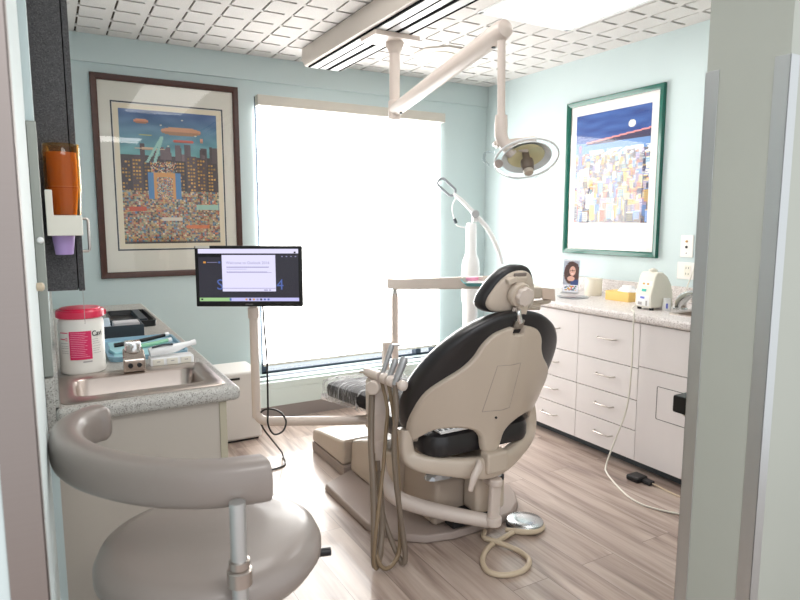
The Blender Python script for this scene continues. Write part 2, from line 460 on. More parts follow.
# convector cover / ledge below the window
hy = 4.085
ht = thing('baseboard_heater', (1.7, 4.26, 0), 'pale green convector cover with black slots running below the window', 'heater')
g = G()
g.box(-.01, RX, hy, BY, .095, .22)
g.box(-.01, RX, hy, hy+.03, .22, .268)
g.box(-.01, RX, hy+.12, hy+.19, .22, .260)
g.box(-.01, RX, hy+.30, hy+.36, .22, .245)
g.build('cover', M['heater'], ht, bevel=.003)
G().box(0.0, RX-.01, hy+.03, hy+.12, .2202, .232).build('grille', M['frame_dark'], ht, smooth=False)
G().box(0.0, RX-.01, hy+.19, hy+.30, .2202, .245).build('grille', M['frame_dark'], ht, smooth=False)
struct(G().box(-.01, RX, hy+.002, hy+.02, 0, .095).build('baseboard_back', M['basegrey'], smooth=False))

# ============================================================ CEILING FIXTURES
t = thing('ceiling_light_panel', ((TX0+TX1)/2, (TY0+TY1)/2, CZ), 'large square bright white troffer light set in the ceiling at top right', 'ceiling light')
g = G()
for a in ((TX0-.012, TX0+.018, TY0-.012, TY1+.012), (TX1-.018, TX1+.012, TY0-.012, TY1+.012), (TX0, TX1, TY0-.012, TY0+.018), (TX0, TX1, TY1-.018, TY1+.012)):
    g.box(*a, CZ-.006, CZ+.004)
g.build('frame', M['white'], t, smooth=False)
G().box(TX0+.01, TX1-.01, TY0+.01, TY1-.01, CZ-.002, CZ+.003).build('diffuser', mat('lit_diffuser', (255, 255, 255), .6, emit=(255, 253, 250), es=3.2), t, smooth=False)

t = thing('ceiling_light_panel', (1.06, 2.35, CZ), 'ceiling troffer seen only as a pale reflection in the glass of the airship print', 'ceiling light')
g = G()
for a in ((.755, .785, 1.588, 3.132), (1.345, 1.375, 1.588, 3.132), (.785, 1.345, 1.588, 1.618), (.785, 1.345, 3.102, 3.132)): g.box(*a, CZ-.006, CZ-.001)
g.build('frame', M['white'], t, smooth=False)
G().box(.78, 1.35, 1.61, 3.11, CZ-.004, CZ-.0005).build('diffuser', bpy.data.materials['lit_diffuser'], t, smooth=False)
t = thing('ceiling_speaker', (2.45, 3.73, CZ), 'round white ceiling speaker on an octagonal plate among the tiles', 'ceiling speaker')
oc = [(2.45+.19*math.cos(PI/8+k*PI/4), 3.73+.21*math.sin(PI/8+k*PI/4)) for k in range(8)]
G().prism(oc, lambda x, y: (x, y, CZ-.012), lambda x, y: (x, y, CZ)).build('plate', mat('speaker_plate', (214, 208, 202), .6), t, smooth=False)
G().lathe([(.105, 0), (.1, .007), (.05, .01), (.001, .011)], (2.45, 3.73, CZ-.012), (0, 0, -1), 40).build('grille', M['cream'], t)

# light track
tk = thing('light_track', (1.71, 2.9, 2.42), 'long beige ceiling track with black slots carrying the examination lamp', 'ceiling track')
TXa, TXb, TYa, TYb = 1.565, 1.865, 1.0, 4.08
M['track_warm'] = mat('track_side_beige', (206, 196, 187), .4)
g = G()
prof = [(TXa, CZ-.002), (TXa-.004, 2.46), (TXa+.012, 2.425), (TXa+.03, 2.42), (TXb-.03, 2.42), (TXb-.006, 2.428), (TXb, 2.46), (TXb, CZ-.002)]
g.rings([[(x, TYa, z) for x, z in prof], [(x, TYb, z) for x, z in prof]])
g.build('housing', M['track_warm'], tk, bevel=.004)
def strip(x0, x1, name, m): G().box(x0, x1, TYa+.02, TYb-.03, 2.4125, 2.4205).build(name, m, tk, smooth=False)
strip(TXa+.03, TXa+.042, 'slot', M['slot']); strip(TXa+.046, TXa+.10, 'cover_strip', M['white'])
strip(TXa+.103, TXa+.112, 'slot', M['slot']); strip(TXa+.115, TXa+.157, 'cover_strip', M['white_gloss'])
strip(TXa+.160, TXa+.184, 'slot', M['slot']); strip(TXa+.188, TXa+.245, 'cover_strip', M['white'])
strip(TXa+.248, TXa+.262, 'slot', M['slot'])

# examination lamp
el = thing('examination_lamp', (1.775, 3.17, 2.42), 'beige ceiling hung dental lamp with long angled arm and clear bowl shield', 'dental lamp')
g = G()
g.box(1.60, 1.885, 3.08, 3.27, 2.385, 2.414)
g.build('carriage', M['beige2'], el, bevel=.008)
g = G(); g.lathe([(.055, .022), (.05, 0), (.036, -.03), (.032, -.045)], (1.775, 3.18, 2.37))
g.tube([(1.775, 3.18, 2.36), (1.775, 3.18, 2.02)], .030, 24, 0)
g.build('post', M['beige2'], el)
A = V((1.775, 3.18, 2.015)); B = V((1.665, 2.085, 2.155))
g = G(); g.lathe([(.028, -.052), (.036, -.046), (.037, .05), (.03, .055)], A)
d = (B-A).normalized()
g.tube([A-d*.02, A+d*.03, B-d*.03, B, B+d*.028, B+d*.04], [.032, .037, .042, .042, .035, .012], 28, 0)
g.build('arm', M['beige2'], el)
for q in (A+d*.09, B-d*.06): G().cyl(q+V((.0, 0, -.045)), q+V((0, 0, -.025)), .009, n=12).build('screw', M['black'], el)
C0 = B+V((0, 0, -.03)); C1 = V((1.672, 2.085, 1.80))
g = G(); g.tube([C0, C1], .0165, 20, 0); g.build('drop_rod', M['beige2'], el)
g = G(); g.tube([C1+V((0, 0, .02)), C1+V((0, 0, -.02)), C1+V((.004, -.0, -.07)), C1+V((.03, -.012, -.115)), C1+V((.05, -.02, -.14))], [.025, .027, .027, .024, .02], 20)
g.build('elbow', M['beige2'], el)
HR = V((math.cos(math.radians(29.65)), -math.sin(math.radians(29.65)), 0)); HF = V((-HR.y, HR.x, 0)); UP = V((0, 0, 1))
hc = V((1.778, 2.045, 1.66))     # lens centre
g = G()
g.obox(hc+HR*-.035+HF*.02+V((-.012, .0, .055)), HR+UP*.12, HF, UP-HR*.12, .085, .03, .014)
g.obox(hc+HF*.02+HR*(-.065)+V((0, .0, .035)), HR+UP*-.22, HF, UP+HR*.22, .075, .026, .011)
g.build('yoke', M['beige2'], el, bevel=.008, seg=3)
# handle loop, clear
g = G(); p0 = hc+HR*-.135+UP*.012
g.tube([p0, p0+HR*-.035+UP*.0, p0+HR*-.045+UP*-.03, p0+HR*-.02+UP*-.055], .006, 10)
g.build('handle', M['clear'], el)
ax = (UP*-.84-HF*.52+HR*.05).normalized()   # opens down and towards the viewer
hb = hc+UP*-.012
g = G(); g.lathe([(.001, -.045), (.05, -.04), (.088, -.020), (.106, .0), (.103, .001), (.085, -.014), (.048, -.034), (.001, -.038)], hb, ax, 40)
g.build('reflector', M['white_gloss'], el)
g = G(); g.lathe([(.001, -.032), (.045, -.029), (.078, -.010), (.076, -.008), (.045, -.026), (.001, -.029)], hb, ax, 40, caps=False)
g.build('inner_reflector', M['lampyellow'], el)
g = G(); g.lathe([(.10, -.004), (.131, .000), (.135, .006), (.128, .014), (.115, .03), (.085, .055), (.045, .073), (.001, .078)], hb, ax, 40, caps=False)
g.build('shield', M['clear2'], el)
w1_ = HR-ax*HR.dot(ax); w1_.normalize(); w2_ = ax.cross(w1_)
g = G(); g.tube([hb+ax*.004+(w1_*math.cos(2*PI*k/48)+w2_*math.sin(2*PI*k/48))*.133 for k in range(49)], .0045, 8, 0, caps=False); g.build('shield_rim', M['white_gloss'], el)
g = G(); g.lathe([(.014, -.03), (.016, .01), (.026, .014), (.028, .03), (.024, .058), (.024, .060), (.001, .061)], hb, ax, 24)
g.build('bulb_housing', M['bronze'], el)
g = G(); g.lathe([(.02, .061), (.022, .064), (.019, .078), (.001, .080)], hb, ax, 24); g.build('bulb_cap', M['beige'], el)
g = G(); q = hb+HR*-.118+UP*-.025; g.lathe([(.001, 0), (.018, .002), (.018, .016), (.001, .018)], q, -HF, 20); g.build('side_knob', M['mauve'], el)

# ============================================================ PICTURES
def hashn(x, y, s=0): return noise.noise(V((x, y, s)))*.5+.5
W_, H_ = 104, 150
def city_day():
    rng = np.random.RandomState(3); im = np.zeros((H_, W_, 3))
    for j in range(H_):
        for i in range(W_):
            u, v = i/W_, j/H_
            if v < .33:
                n = hashn(i*.05, j*.12)
                a = np.array([.33, .43, .62])*(1-v/.33)+np.array([.42, .66, .66])*(v/.33)
                im[j, i] = a+(n-.5)*.18
            else: im[j, i] = (.30, .27, .27)
    for k in range(26):                                     # skyline blocks
        x = int(rng.rand()*W_); w = rng.randint(3, 8); top = int(H_*(.24+rng.rand()*.1))
        c = np.array([.45, .38, .40])*(.7+.4*rng.rand()); im[top:int(H_*.4), x:x+w] = c
    for k in range(9):                                      # street blocks
        x = int(k*W_/9); w = int(W_/9); top = int(H_*(.33+.05*rng.rand()))
        c = np.array([.25, .22, .24])+rng.rand()*.12*np.array([1, .7, .6]); im[top:int(H_*.66), x:x+w] = c
        for yy in range(top+2, int(H_*.64), 4):
            for xx in range(x+1, x+w-2, 3):
                if rng.rand() < .75: im[yy:yy+2, xx:xx+2] = np.array([.88, .66, .32])*(.6+.5*rng.rand())
    pal = [(.85, .45, .35), (.9, .78, .55), (.35, .55, .72), (.92, .86, .74), (.6, .35, .3), (.3, .3, .32), (.85, .65, .4), (.75, .55, .5), (.55, .68, .6)]
    for j in range(int(H_*.60), H_-3):                       # festive crowd
        for i in range(0, W_):
            if hashn(i*.21, j*.21, 5) > .30: im[j, i] = np.array(pal[rng.randint(9)])*(.75+.3*rng.rand())
            else: im[j, i] = (.72, .64, .5)
    for j in range(int(H_*.60), H_-3, 2):
        for i in range(0, W_-1, 2):
            im[j:j+2, i:i+2] = im[j:j+2, i:i+2]*.35+im[j, i]*.65
    im[int(H_*.72):int(H_*.755), 6:24] = (.80, .35, .25); im[int(H_*.86):int(H_*.89), 66:92] = (.86, .48, .3)
    im[int(H_*.80):int(H_*.83), 40:62] = (.86, .82, .76); im[int(H_*.70):int(H_*.74), 78:103] = (.65, .8, .74)
    for j in range(int(H_*.46), int(H_*.66)):                # big painted stage
        for i in range(27, 62):
            e = min(i-27, 61-i); 
            im[j, i] = (.34, .55, .75) if e < 6 else ((.86, .62, .38) if e < 9 or j < H_*.49 else np.array(pal[rng.randint(9)])*.9+.05)
    for j in range(int(H_*.38), int(H_*.46)):
        for i in range(30, 58):
            if rng.rand() < .6: im[j, i] = np.array(pal[rng.randint(9)])
    for (cx, cy, rx, ry, c) in ((64, 21, 22, 5, (.82, .60, .46)), (22, 12, 8, 3, (.90, .62, .5)), (66, 32, 12, 2, (.80, .36, .30)), (86, 30, 2, 3, (.9, .65, .55)), (30, 42, 16, 1.2, (.85, .72, .6)), (26, 27, 7, 1, (.72, .72, .4))):
        for j in range(H_):
            for i in range(W_):
                if ((i-cx)/rx)**2+((j-cy)/ry)**2 < 1: im[j, i] = np.array(c)*(1-.18*((j-cy)/ry > .1))
    for j in range(28, 58):                                  # two light beams
        for i in range(W_):
            for s in (26, 34):
                if abs(i-(44-(44-s)*(j-26)/32)) < 1.6: im[j, i] = (.62, .80, .76)
    for (x, y) in ((42, 15), (65, 8), (79, 25), (49, 38)): im[y:y+1, x:x+2] = (.95, .92, .8)
    return im*.93+.03
def city_night():
    rng = np.random.RandomState(5); im = np.zeros((H_, W_, 3))
    pal = [(.85, .5, .4), (.9, .85, .7), (.45, .6, .85), (.95, .95, .95), (.65, .6, .75), (.3, .3, .42), (.9, .75, .45), (.6, .75, .85)]
    for j in range(H_):
        for i in range(W_):
            u, v = i/W_, j/H_
            n = hashn(i*.04, j*.16, 2)
            if v < .26: im[j, i] = np.array([.10, .22, .50])+n*.22*np.array([.8, 1, 1])
            elif v < .36: im[j, i] = (.42, .58, .80)
            else:
                im[j, i] = np.array(pal[rng.randint(8)])*(.6+.4*rng.rand())*(1-.25*u)
            hl = .27-.06*u*1.2
            if hl < v < hl+.06*u+.01 and u > .15: im[j, i] = (.22, .20, .34)
            if abs(v-hl) < .007 and u > .15: im[j, i] = (.92, .60, .58)
            if .33 < v < .40 and u > .2 and hashn(i*.15, j*.3, 8) > .42: im[j, i] = (.9, .92, .95)
            if ((i-79)/4.5)**2+((j-21)/4.8)**2 < 1: im[j, i] = (.98, .97, .9)
    for k in range(330):                                     # streets of small bright buildings, back to front
        f = k/330; y = int(H_*(.40+.60*f)); w = rng.randint(3, 6+int(5*f)); h = rng.randint(5, 12+int(14*f)); x = rng.randint(-2, W_)
        c = np.array(pal[rng.randint(8)])*(.75+.3*rng.rand()); x0 = max(0, x); t0 = max(int(H_*.37), y-h)
        im[t0:y, x0:x+w] = c
        im[t0+1:y:3, x0+1:x+w-1:2] = np.array([(.96, .9, .6), (.25, .28, .42), (.95, .95, .97)][rng.randint(3)])
        im[t0:t0+1, x0:x+w] = np.array(pal[rng.randint(8)])
    for k in range(int(H_*.28), int(H_*.5)): im[k, 4:10] = (.45, .5, .72)
    im[int(H_*.28):int(H_*.34), 6:8] = (.85, .5, .55)
    return im

def picture(loc, u, n, Wd, Hd, fw, fm, bm_, label, inset, img, lines, nm='framed_print'):
    """loc = lower left corner on the wall; u = across, n = out of the wall"""
    L = V(loc); u = V(u); n = V(n)
    pt = lambda a, b, c: L+u*a+UP*b+n*c
    t = thing(nm, tuple(pt(Wd/2, 0, 0)), label, 'framed picture', None)
    g = G()
    prof = [(0, .002), (0, .022), (.004, .028), (fw*.6, .026), (fw, .018), (fw, .002)]
    for k in range(4):
        c = [(0, 0), (Wd, 0), (Wd, Hd), (0, Hd)]; a = c[k]; b = c[(k+1) % 4]
        dirs = {(0, 0): (1, 1), (Wd, 0): (-1, 1), (Wd, Hd): (-1, -1), (0, Hd): (1, -1)}
        r = []
        for q in (a, b):
            sx, sy = dirs[q]; r.append([pt(q[0]+sx*w, q[1]+sy*w, dd) for w, dd in prof])
        g.rings(r)
    g.build('frame', fm, t, ang=25)
    g = G(); e = fw*.7
    g.add([pt(e, e, .008), pt(Wd-e, e, .008), pt(Wd-e, Hd-e, .008), pt(e, Hd-e, .008), pt(e, e, .003), pt(Wd-e, e, .003), pt(Wd-e, Hd-e, .003), pt(e, Hd-e, .003)],
          [(0, 1, 2, 3), (7, 6, 5, 4), (0, 4, 5, 1), (1, 5, 6, 2), (2, 6, 7, 3), (3, 7, 4, 0)])
    g.build('mat_board', bm_, t, smooth=False)
    x0, x1, y0, y1 = inset
    if lines:
        g = G(); m_, w = lines
        g.add([pt(x0-m_, y0-m_, .0085), pt(x1+m_, y0-m_, .0085), pt(x1+m_, y1+m_, .0085), pt(x0-m_, y1+m_, .0085),
               pt(x0-m_+w, y0-m_+w, .0085), pt(x1+m_-w, y0-m_+w, .0085), pt(x1+m_-w, y1+m_-w, .0085), pt(x0-m_+w, y1+m_-w, .0085)],
              [(0, 1, 5, 4), (1, 2, 6, 5), (2, 3, 7, 6), (3, 0, 4, 7)])
        g.build('fillet', M['line_black'], t, smooth=False)
        q = m_-w-.004
        g = G(); g.add([pt(x0-q, y0-q, .0087), pt(x1+q, y0-q, .0087), pt(x1+q, y1+q, .0087), pt(x0-q, y1+q, .0087)], [(0, 1, 2, 3)])
        g.build('print_border', M['paper'], t, smooth=False)
    painted('print', img, lambda a, b: pt(x0+(x1-x0)*a, y0+(y1-y0)*(1-b), .0092), M['print'], t)
    g = G(); g.add([pt(fw, fw, .014), pt(Wd-fw, fw, .014), pt(Wd-fw, Hd-fw, .014), pt(fw, Hd-fw, .014)], [(0, 1, 2, 3)])
    g.build('glazing', M['picglass'], t, smooth=False)
    return t
def flipv(im): return im
picture((.287, BY, 1.012), (1, 0, 0), (0, -1, 0), .93, 1.30, .04, M['wood_dark'], M['mat_board'],
        'large dark brown framed print of a busy city street with an airship', (.155, .775, .225, 1.095), city_day(), (.045, .009))
picture((RX, 3.45, 1.15), (0, -1, 0), (-1, 0, 0), .83, 1.09, .036, M['green_frame'], M['mat_white'],
        'green framed moonlit city print hanging above the white counter', (.09, .735, .225, .985), city_night(), None)

# ============================================================ LEFT COUNTER
FY = 1.835
LC = .883
bc = thing('base_cabinet', (.22, 3.0, 0), 'beige laminate base cabinet under the grey sink counter', 'cabinet')
g = G(); g.box(LX, .425, FY+.035, 2.25, 0, LC-.18); g.box(LX, .425, 2.25, hy-.03, 0, LC-.048)
g.box(LX, .405, FY+.035, FY+.06, LC-.18, LC-.048)
g.box(.405, .425, FY+.035, 2.25, LC-.18, LC-.048)
g.build('carcass', M['laminate'], bc, smooth=False)
G().box(.425, .447, FY+.03, hy-.03, .09, LC-.05).build('door', M['laminate_edge'], bc, bevel=.002)
# counter with a real cut-out for the sink
SX0, SX1, SY0, SY1 = .045, .40, 1.93, 2.145
def slab(g, x0, x1, y0, y1, z0, z1, hx0, hx1, hy0, hy1):
    o = [(x0, y0), (x1, y0), (x1, y1), (x0, y1)]; h = [(hx0, hy0), (hx1, hy0), (hx1, hy1), (hx0, hy1)]
    vs = [(x, y, z) for z in (z0, z1) for x, y in o+h]; fs = []
    for k in range(4):
        j = (k+1) % 4
        fs += [(k, j, 4+j, 4+k), (8+k, 12+k, 12+j, 8+j), (k, 8+k, 8+j, j), (4+k, 4+j, 12+j, 12+k)]
    g.add(vs, fs)
ct = thing('countertop', (.22, 3.0, LC-.045), 'grey speckled laminate countertop with rounded front edge on the left', 'countertop')
g = G(); slab(g, LX, .486, FY, hy-.015, LC-.045, LC, SX0-.012, SX1+.012, SY0-.012, SY1+.012)
g.build('slab', M['counterL'], ct, bevel=.018, seg=5)
g = G(); g.box(LX, LX+.012, FY+.02, hy-.015, LC, LC+.1); g.box(-.0295, LX+.002, 1.775, 1.7995, LC-.045, LC+.1)
g.build('backsplash', M['counterL'], ct, bevel=.002)
# sink
sk = thing('sink', (.22, 2.04, LC), 'stainless steel drop-in sink at the front of the grey counter', 'sink')
g = G()
def rr(x0, x1, y0, y1, r, z): return [(x, y, z) for x, y in rrect(x0, x1, y0, y1, r)]
g.rings([rr(.003, .452, 1.868, 2.222, .03, LC+.0005), rr(.003, .452, 1.868, 2.222, .03, LC+.003), rr(.010, .446, 1.875, 2.216, .028, LC+.006),
         rr(.036, .409, 1.921, 2.154, .04, LC+.006), rr(.045, .40, 1.93, 2.145, .04, LC+.000), rr(.052, .393, 1.937, 2.138, .04, LC-.11),
         rr(.075, .37, 1.96, 2.115, .035, LC-.13), rr(.2, .24, 2.02, 2.06, .018, LC-.135)], cap0=False)
g.build('basin', M['sink'], sk, ang=60)
G().lathe([(.001, 0), (.02, .0), (.022, -.004)], (.22, 2.04, LC-.129), n=24).build('drain', M['chrome'], sk)
# faucet (single body, seen end-on)
fc = thing('faucet', (.222, 2.19, LC+.006), 'short chrome and bronze tap on the back rim of the left sink', 'faucet')
g = G()
g.rings([[(x, y, z) for x, z in ((.222-w, z0), (.222+w, z0), (.222+w, z1), (.222-w, z1))] for y, w, z0, z1 in
         ((2.213, .024, LC+.006, LC+.075), (2.19, .030, LC+.006, LC+.082), (2.165, .033, LC+.006, LC+.075), (2.148, .034, LC+.01, LC+.058), (2.142, .031, LC+.014, LC+.05))])
g.build('body', mat('aged_chrome', (200, 190, 182), .16, metal=1), fc, bevel=.006, seg=3)
g = G(); g.tube([(.222, 2.18, LC+.07), (.222, 2.18, LC+.088), (.222, 2.178, LC+.104)], [.026, .026, .024], 24, 0)
g.box(.198, .246, 2.16, 2.2, LC+.092, LC+.107)
g.build('handle', M['chrome'], fc, bevel=.003)
g = G(); g.cyl((.209, 2.1415, LC+.032), (.209, 2.139, LC+.032), .0075); g.cyl((.236, 2.1415, LC+.032), (.236, 2.139, LC+.032), .0075)
g.build('outlet_holes', M['black'], fc)

# wipes canister
wc = thing('wipes_canister', (.075, 2.27, LC), 'white round wipes canister with red lid beside the left sink', 'canister')
cx, cy, cr = .078, 2.29, .0705
M['can'] = mat('canister_white', (236, 233, 226), .35)
g = G(); g.lathe([(.06, 0), (cr-.002, .003), (cr, .012), (cr-.002, .02), (cr-.001, .145), (cr-.003, .152), (cr-.007, .16), (cr-.007, .166), (.001, .166)], (cx, cy, LC), n=56)
g.build('body', M['can'], wc)
g = G(); g.lathe([(cr-.001, .16), (cr+.003, .163), (cr+.003, .179), (cr-.001, .1835), (cr-.008, .1845), (cr-.01, .188), (.03, .1885), (.001, .1885)], (cx, cy, LC), n=56)
g.box(cx+cr-.004, cx+cr+.007, cy-.012, cy+.012, LC+.165, LC+.178)
lid = g.build('lid', M['red'], wc)
# label wraps: angle a measured from the direction to the camera
a0 = math.atan2(-cy, -cx)
def onc(s, z, dr=.0006): 
    a = a0+s/cr; return (cx+(cr+dr)*math.cos(a), cy+(cr+dr)*math.sin(a), LC+z)
def patch(g, s0, s1, z0, z1, dr=.0006, n=10):
    g.rings([[onc(s0+(s1-s0)*k/n, z, dr) for k in range(n+1)] for z in (z0, z1)], False, False, closed=False)
wc.scale = (1, 1, 1.15)
g = G(); patch(g, -.038, .029, .045, .126); lb = g.build('label', M['pink'], wc)
g = G()
for k in range(14):
    z = .120-k*.0052; patch(g, -.034, -.034+.058*(.7+.3*random.random()), z, z+.0014, .001)
g.build('label_text_lines', mat('label_lines_pink', (240, 150, 178), .6), lb)
g = G(); patch(g, -.072, -.042, .121, .1235); patch(g, -.072, -.052, .103, .1055)
patch(g, -.050, -.0485, .100, .108); patch(g, -.0455, -.044, .100, .108); patch(g, -.050, -.044, .107, .1085); patch(g, -.050, -.044, .0995, .101)
g.build('label_lines', M['pink'], wc)
g = G()
for z in (.092, .084, .078, .07, .064): patch(g, -.070, -.042, z, z+.0012)
for z in (.1, .094, .088, .08, .073, .067, .06): patch(g, .032, .032+.03*(.6+.4*random.random()), z, z+.0012)
patch(g, -.0, .028, .036, .040)
g.build('label_fine_print', M['label_grey'], wc)
g = text_geo('Cavi', .0215, lambda x, y: onc(.0305+x, .110+y, .001), bold=.0004)
g.build('lettering', M['ink'], wc, smooth=False)

# blue tray + things in it
bt = thing('instrument_tray', (.3, 2.58, LC), 'pale blue instrument tray lined with aqua paper behind the tap', 'tray')
g = G(); tx0, tx1, ty0, ty1 = .165, .435, 2.37, 2.78
g.rings([rr(tx0, tx1, ty0, ty1, .04, LC), rr(tx0-.004, tx1+.004, ty0-.004, ty1+.004, .044, LC+.018), rr(tx0+.004, tx1-.004, ty0+.004, ty1-.004, .04, LC+.018), rr(tx0+.008, tx1-.008, ty0+.008, ty1-.008, .036, LC+.006)])
g.build('pan', M['blue'], bt, ang=50)
G().box(tx0+.02, tx1-.03, ty0+.02, ty1-.05, LC+.0065, LC+.009).build('paper_liner', M['aqua'], bt, bevel=.001)
sy = thing('air_water_syringe', (.33, 2.66, LC+.012), 'black and green tipped instrument lying across the blue tray', 'dental instrument')
g = G(); g.tube([(.20, 2.62, LC+.016), (.30, 2.63, LC+.024), (.395, 2.66, LC+.033)], [.009, .008, .007], 14); g.build('handle', M['black'], sy)
g = G(); g.tube([(.27, 2.55, LC+.017), (.33, 2.56, LC+.02), (.395, 2.60, LC+.022)], [.008, .008, .007], 14); g.build('barrel', M['green'], sy)
G().cyl((.395, 2.66, LC+.036), (.41, 2.665, LC+.037), .009).build('tip', M['white'], sy); G().cyl((.395, 2.60, LC+.022), (.41, 2.61, LC+.022), .009).build('tip', M['white'], sy)
g = G()
pts = [(.17, 2.52), (.19, 2.47), (.235, 2.46), (.262, 2.5), (.24, 2.55), (.2, 2.56)]
g.prism(pts, lambda x, y: (x, y, LC+.010), lambda x, y: (x+.004, y, LC+.022+.008*math.sin(x*90)))
tag(g.build('gauze_pad', M['aqua'], bevel=.003), 'crumpled pale aqua gauze in the blue tray next to the canister', 'gauze')
# white curved handpiece on a switch box
wb = thing('switch_box', (.35, 2.24, LC), 'low white box with three square buttons between tap and counter edge', 'switch box')
G().box(.281, .425, 2.228, 2.29, LC, LC+.03).build('case', M['white'], wb, bevel=.004)
for k in range(3):
    x = .288+k*.046
    b = G().box(x, x+.036, 2.2235, 2.229, LC+.005, LC+.026).build('button', M['cream'], wb, bevel=.0015)
    G().box(x+.013, x+.024, 2.2225, 2.2237, LC+.016, LC+.019).build('mark', M['label_grey'], b, smooth=False)
sn = thing('handheld_sensor', (.35, 2.26, LC+.03), 'white curved handpiece resting on the box of square buttons', 'handpiece')
g = G(); g.tube([(.282, 2.255, LC+.047), (.31, 2.257, LC+.052), (.36, 2.262, LC+.053), (.40, 2.27, LC+.060), (.43, 2.275, LC+.064)], [.016, .0185, .017, .011, .008], 18, up=(0, 0, 1))
g.build('body', M['white_gloss'], sn)
g = G(); g.tube([(.29, 2.243, LC+.066), (.325, 2.245, LC+.071), (.36, 2.25, LC+.070)], .0035, 8); g.build('grip', M['slate'], sn)
g = G(); g.cyl((.426, 2.275, LC+.064), (.442, 2.278, LC+.066), .010, n=16); g.build('nozzle', M['white'], sn)
# dark tissue box
bb = thing('storage_bin', (.25, 2.98, LC), 'dark slate open bin holding tissues behind the blue tray', 'bin')
g = G()
bx0, bx1, by0, by1, bz = .15, .342, 2.86, 3.05, LC+.055
g.box(bx0, bx1, by0, by0+.006, LC, bz); g.box(bx0, bx1, by1-.006, by1, LC, bz); g.box(bx0, bx0+.006, by0+.006, by1-.006, LC, bz); g.box(bx1-.006, bx1, by0+.006, by1-.006, LC, bz); g.box(bx0+.006, bx1-.006, by0+.006, by1-.006, LC, LC+.006)
g.build('body', M['slate'], bb, bevel=.0015)
g = G(); g.box(.225, .33, 2.90, 2.98, LC+.0065, LC+.062)
tag(g.build('paper_packet', mat('grey_white_paper', (205, 202, 205), .8), bevel=.004), 'grey-white paper packet lying in the slate bin', 'packet')
g = G()
rs = random.Random(4)
ring = [[(.19+.035*math.cos(a)*(1-.5*k/4)+rs.uniform(-.007, .007), 2.93+.04*math.sin(a)*(1-.5*k/4)+rs.uniform(-.007, .007), LC+.0065+.017*k+rs.uniform(0, .008)*(k > 0)) for a in [2*PI*i/12 for i in range(12)]] for k in range(5)]
g.rings(ring); tag(g.build('tissue', mat('bluish_tissue', (205, 220, 232), .9), ang=10), 'crumpled bluish white tissue sticking out of the slate bin', 'tissue')
# second black tray farther back
st = thing('drawer_tray', (.36, 3.35, LC), 'flat black tray with rim on the far end of the grey counter', 'tray')
g = G(); tx0, tx1, ty0, ty1 = .24, .43, 3.13, 3.56
g.rings([rr(tx0, tx1, ty0, ty1, .02, LC), rr(tx0-.003, tx1+.003, ty0-.003, ty1+.003, .022, LC+.03), rr(tx0+.008, tx1-.008, ty0+.008, ty1-.008, .016, LC+.03), rr(tx0+.012, tx1-.012, ty0+.012, ty1-.012, .014, LC+.006)])
g.build('pan', M['black'], st, ang=50)
G().box(.36, .395, 3.16, 3.52, LC+.0065, LC+.036).build('divider', M['slate'], st, bevel=.002)

# upper cabinet with handle
uc = thing('wall_cabinet', (.04, 2.8, 1.175), 'tall charcoal speckled wall cabinet hanging at the left above the counter', 'cabinet')
G().box(LX, .071, 2.1, 3.3, 1.175, CZ-.01).build('carcass', M['charcoal'], uc, bevel=.001)
dr = G().box(.0735, .090, 2.1, 3.3, 1.172, CZ-.012).build('door', M['charcoal'], uc, bevel=.0015)
g = G(); hx = .112
g.tube([(.089, 2.16, 1.39), (hx-.004, 2.16, 1.39), (hx, 2.16, 1.386), (hx, 2.16, 1.294), (hx-.004, 2.16, 1.29), (.089, 2.16, 1.29)], .0042, 10, 0)
g.build('handle', M['nickel'], dr)
o = G().cyl((.083, 2.098, 1.175), (.0835, 2.098, 1.07), .0008, n=6).build('pull_cord', M['label_grey'])
tag(o, 'thin grey cord hanging down from the charcoal wall cabinet', 'cord')

# cup dispenser
cd = thing('cup_dispenser', (.045, 1.97, 1.37), 'amber tube cup dispenser in a cream bracket on the charcoal cabinet end', 'cup dispenser')
dxc, dyc = .048, 2.028
g = G(); g.lathe([(.041, .06), (.046, .07), (.046, .135), (.044, .14), (.0425, .14), (.044, .134), (.044, .07), (.039, .06)], (dxc, dyc, 1.345), n=40, caps=False)
g.lathe([(.037, -.05), (.041, .06), (.039, .06), (.035, -.05)], (dxc, dyc, 1.40), n=40, caps=False)
g2 = G(); g2.lathe([(.047, 1.475), (.0475, 1.48), (.0475, 1.595), (.0465, 1.598), (.045, 1.595), (.045, 1.48)], (dxc, dyc, 0), n=44, caps=False)
g2.lathe([(.0425, 1.40), (.0435, 1.478), (.047, 1.478), (.047, 1.474), (.041, 1.40)], (dxc, dyc, 0), n=44, caps=False)
g2.build('tube', M['amber'], cd)
g = G()
g.lathe([(.001, 1.40), (.030, 1.40), (.0385, 1.475), (.0385, 1.575), (.036, 1.575), (.001, 1.56)], (dxc, dyc, 0), n=36); g.build('cup_stack', M['amber2'], cd)
g = G()
pl = [(-.008, 1.38), (.098, 1.38), (.098, 1.417), (.098, 1.42), (.02, 1.42), (.02, 1.49), (-.008, 1.49)]
g.prism([(.0, 1.342), (.088, 1.342), (.088, 1.398), (.018, 1.398), (.018, 1.468), (.0, 1.468)], lambda x, z: (x, 1.955, z), lambda x, z: (x, 1.964, z))
g.box(0, .008, 1.964, 2.099, 1.342, 1.468); g.box(.081, .088, 1.964, 2.099, 1.342, 1.398); g.box(.008, .081, 2.092, 2.099, 1.342, 1.468)
g.build('bracket', M['cream'], cd, bevel=.003)
g = G(); g.lathe([(.001, 1.303), (.0225, 1.303), (.0235, 1.306), (.030, 1.36), (.031, 1.40), (.001, 1.40)], (.040, dyc, -.016), n=36)
tag(g.build('paper_cup', M['purple']), 'lilac cup hanging out below the amber dispenser', 'cup')

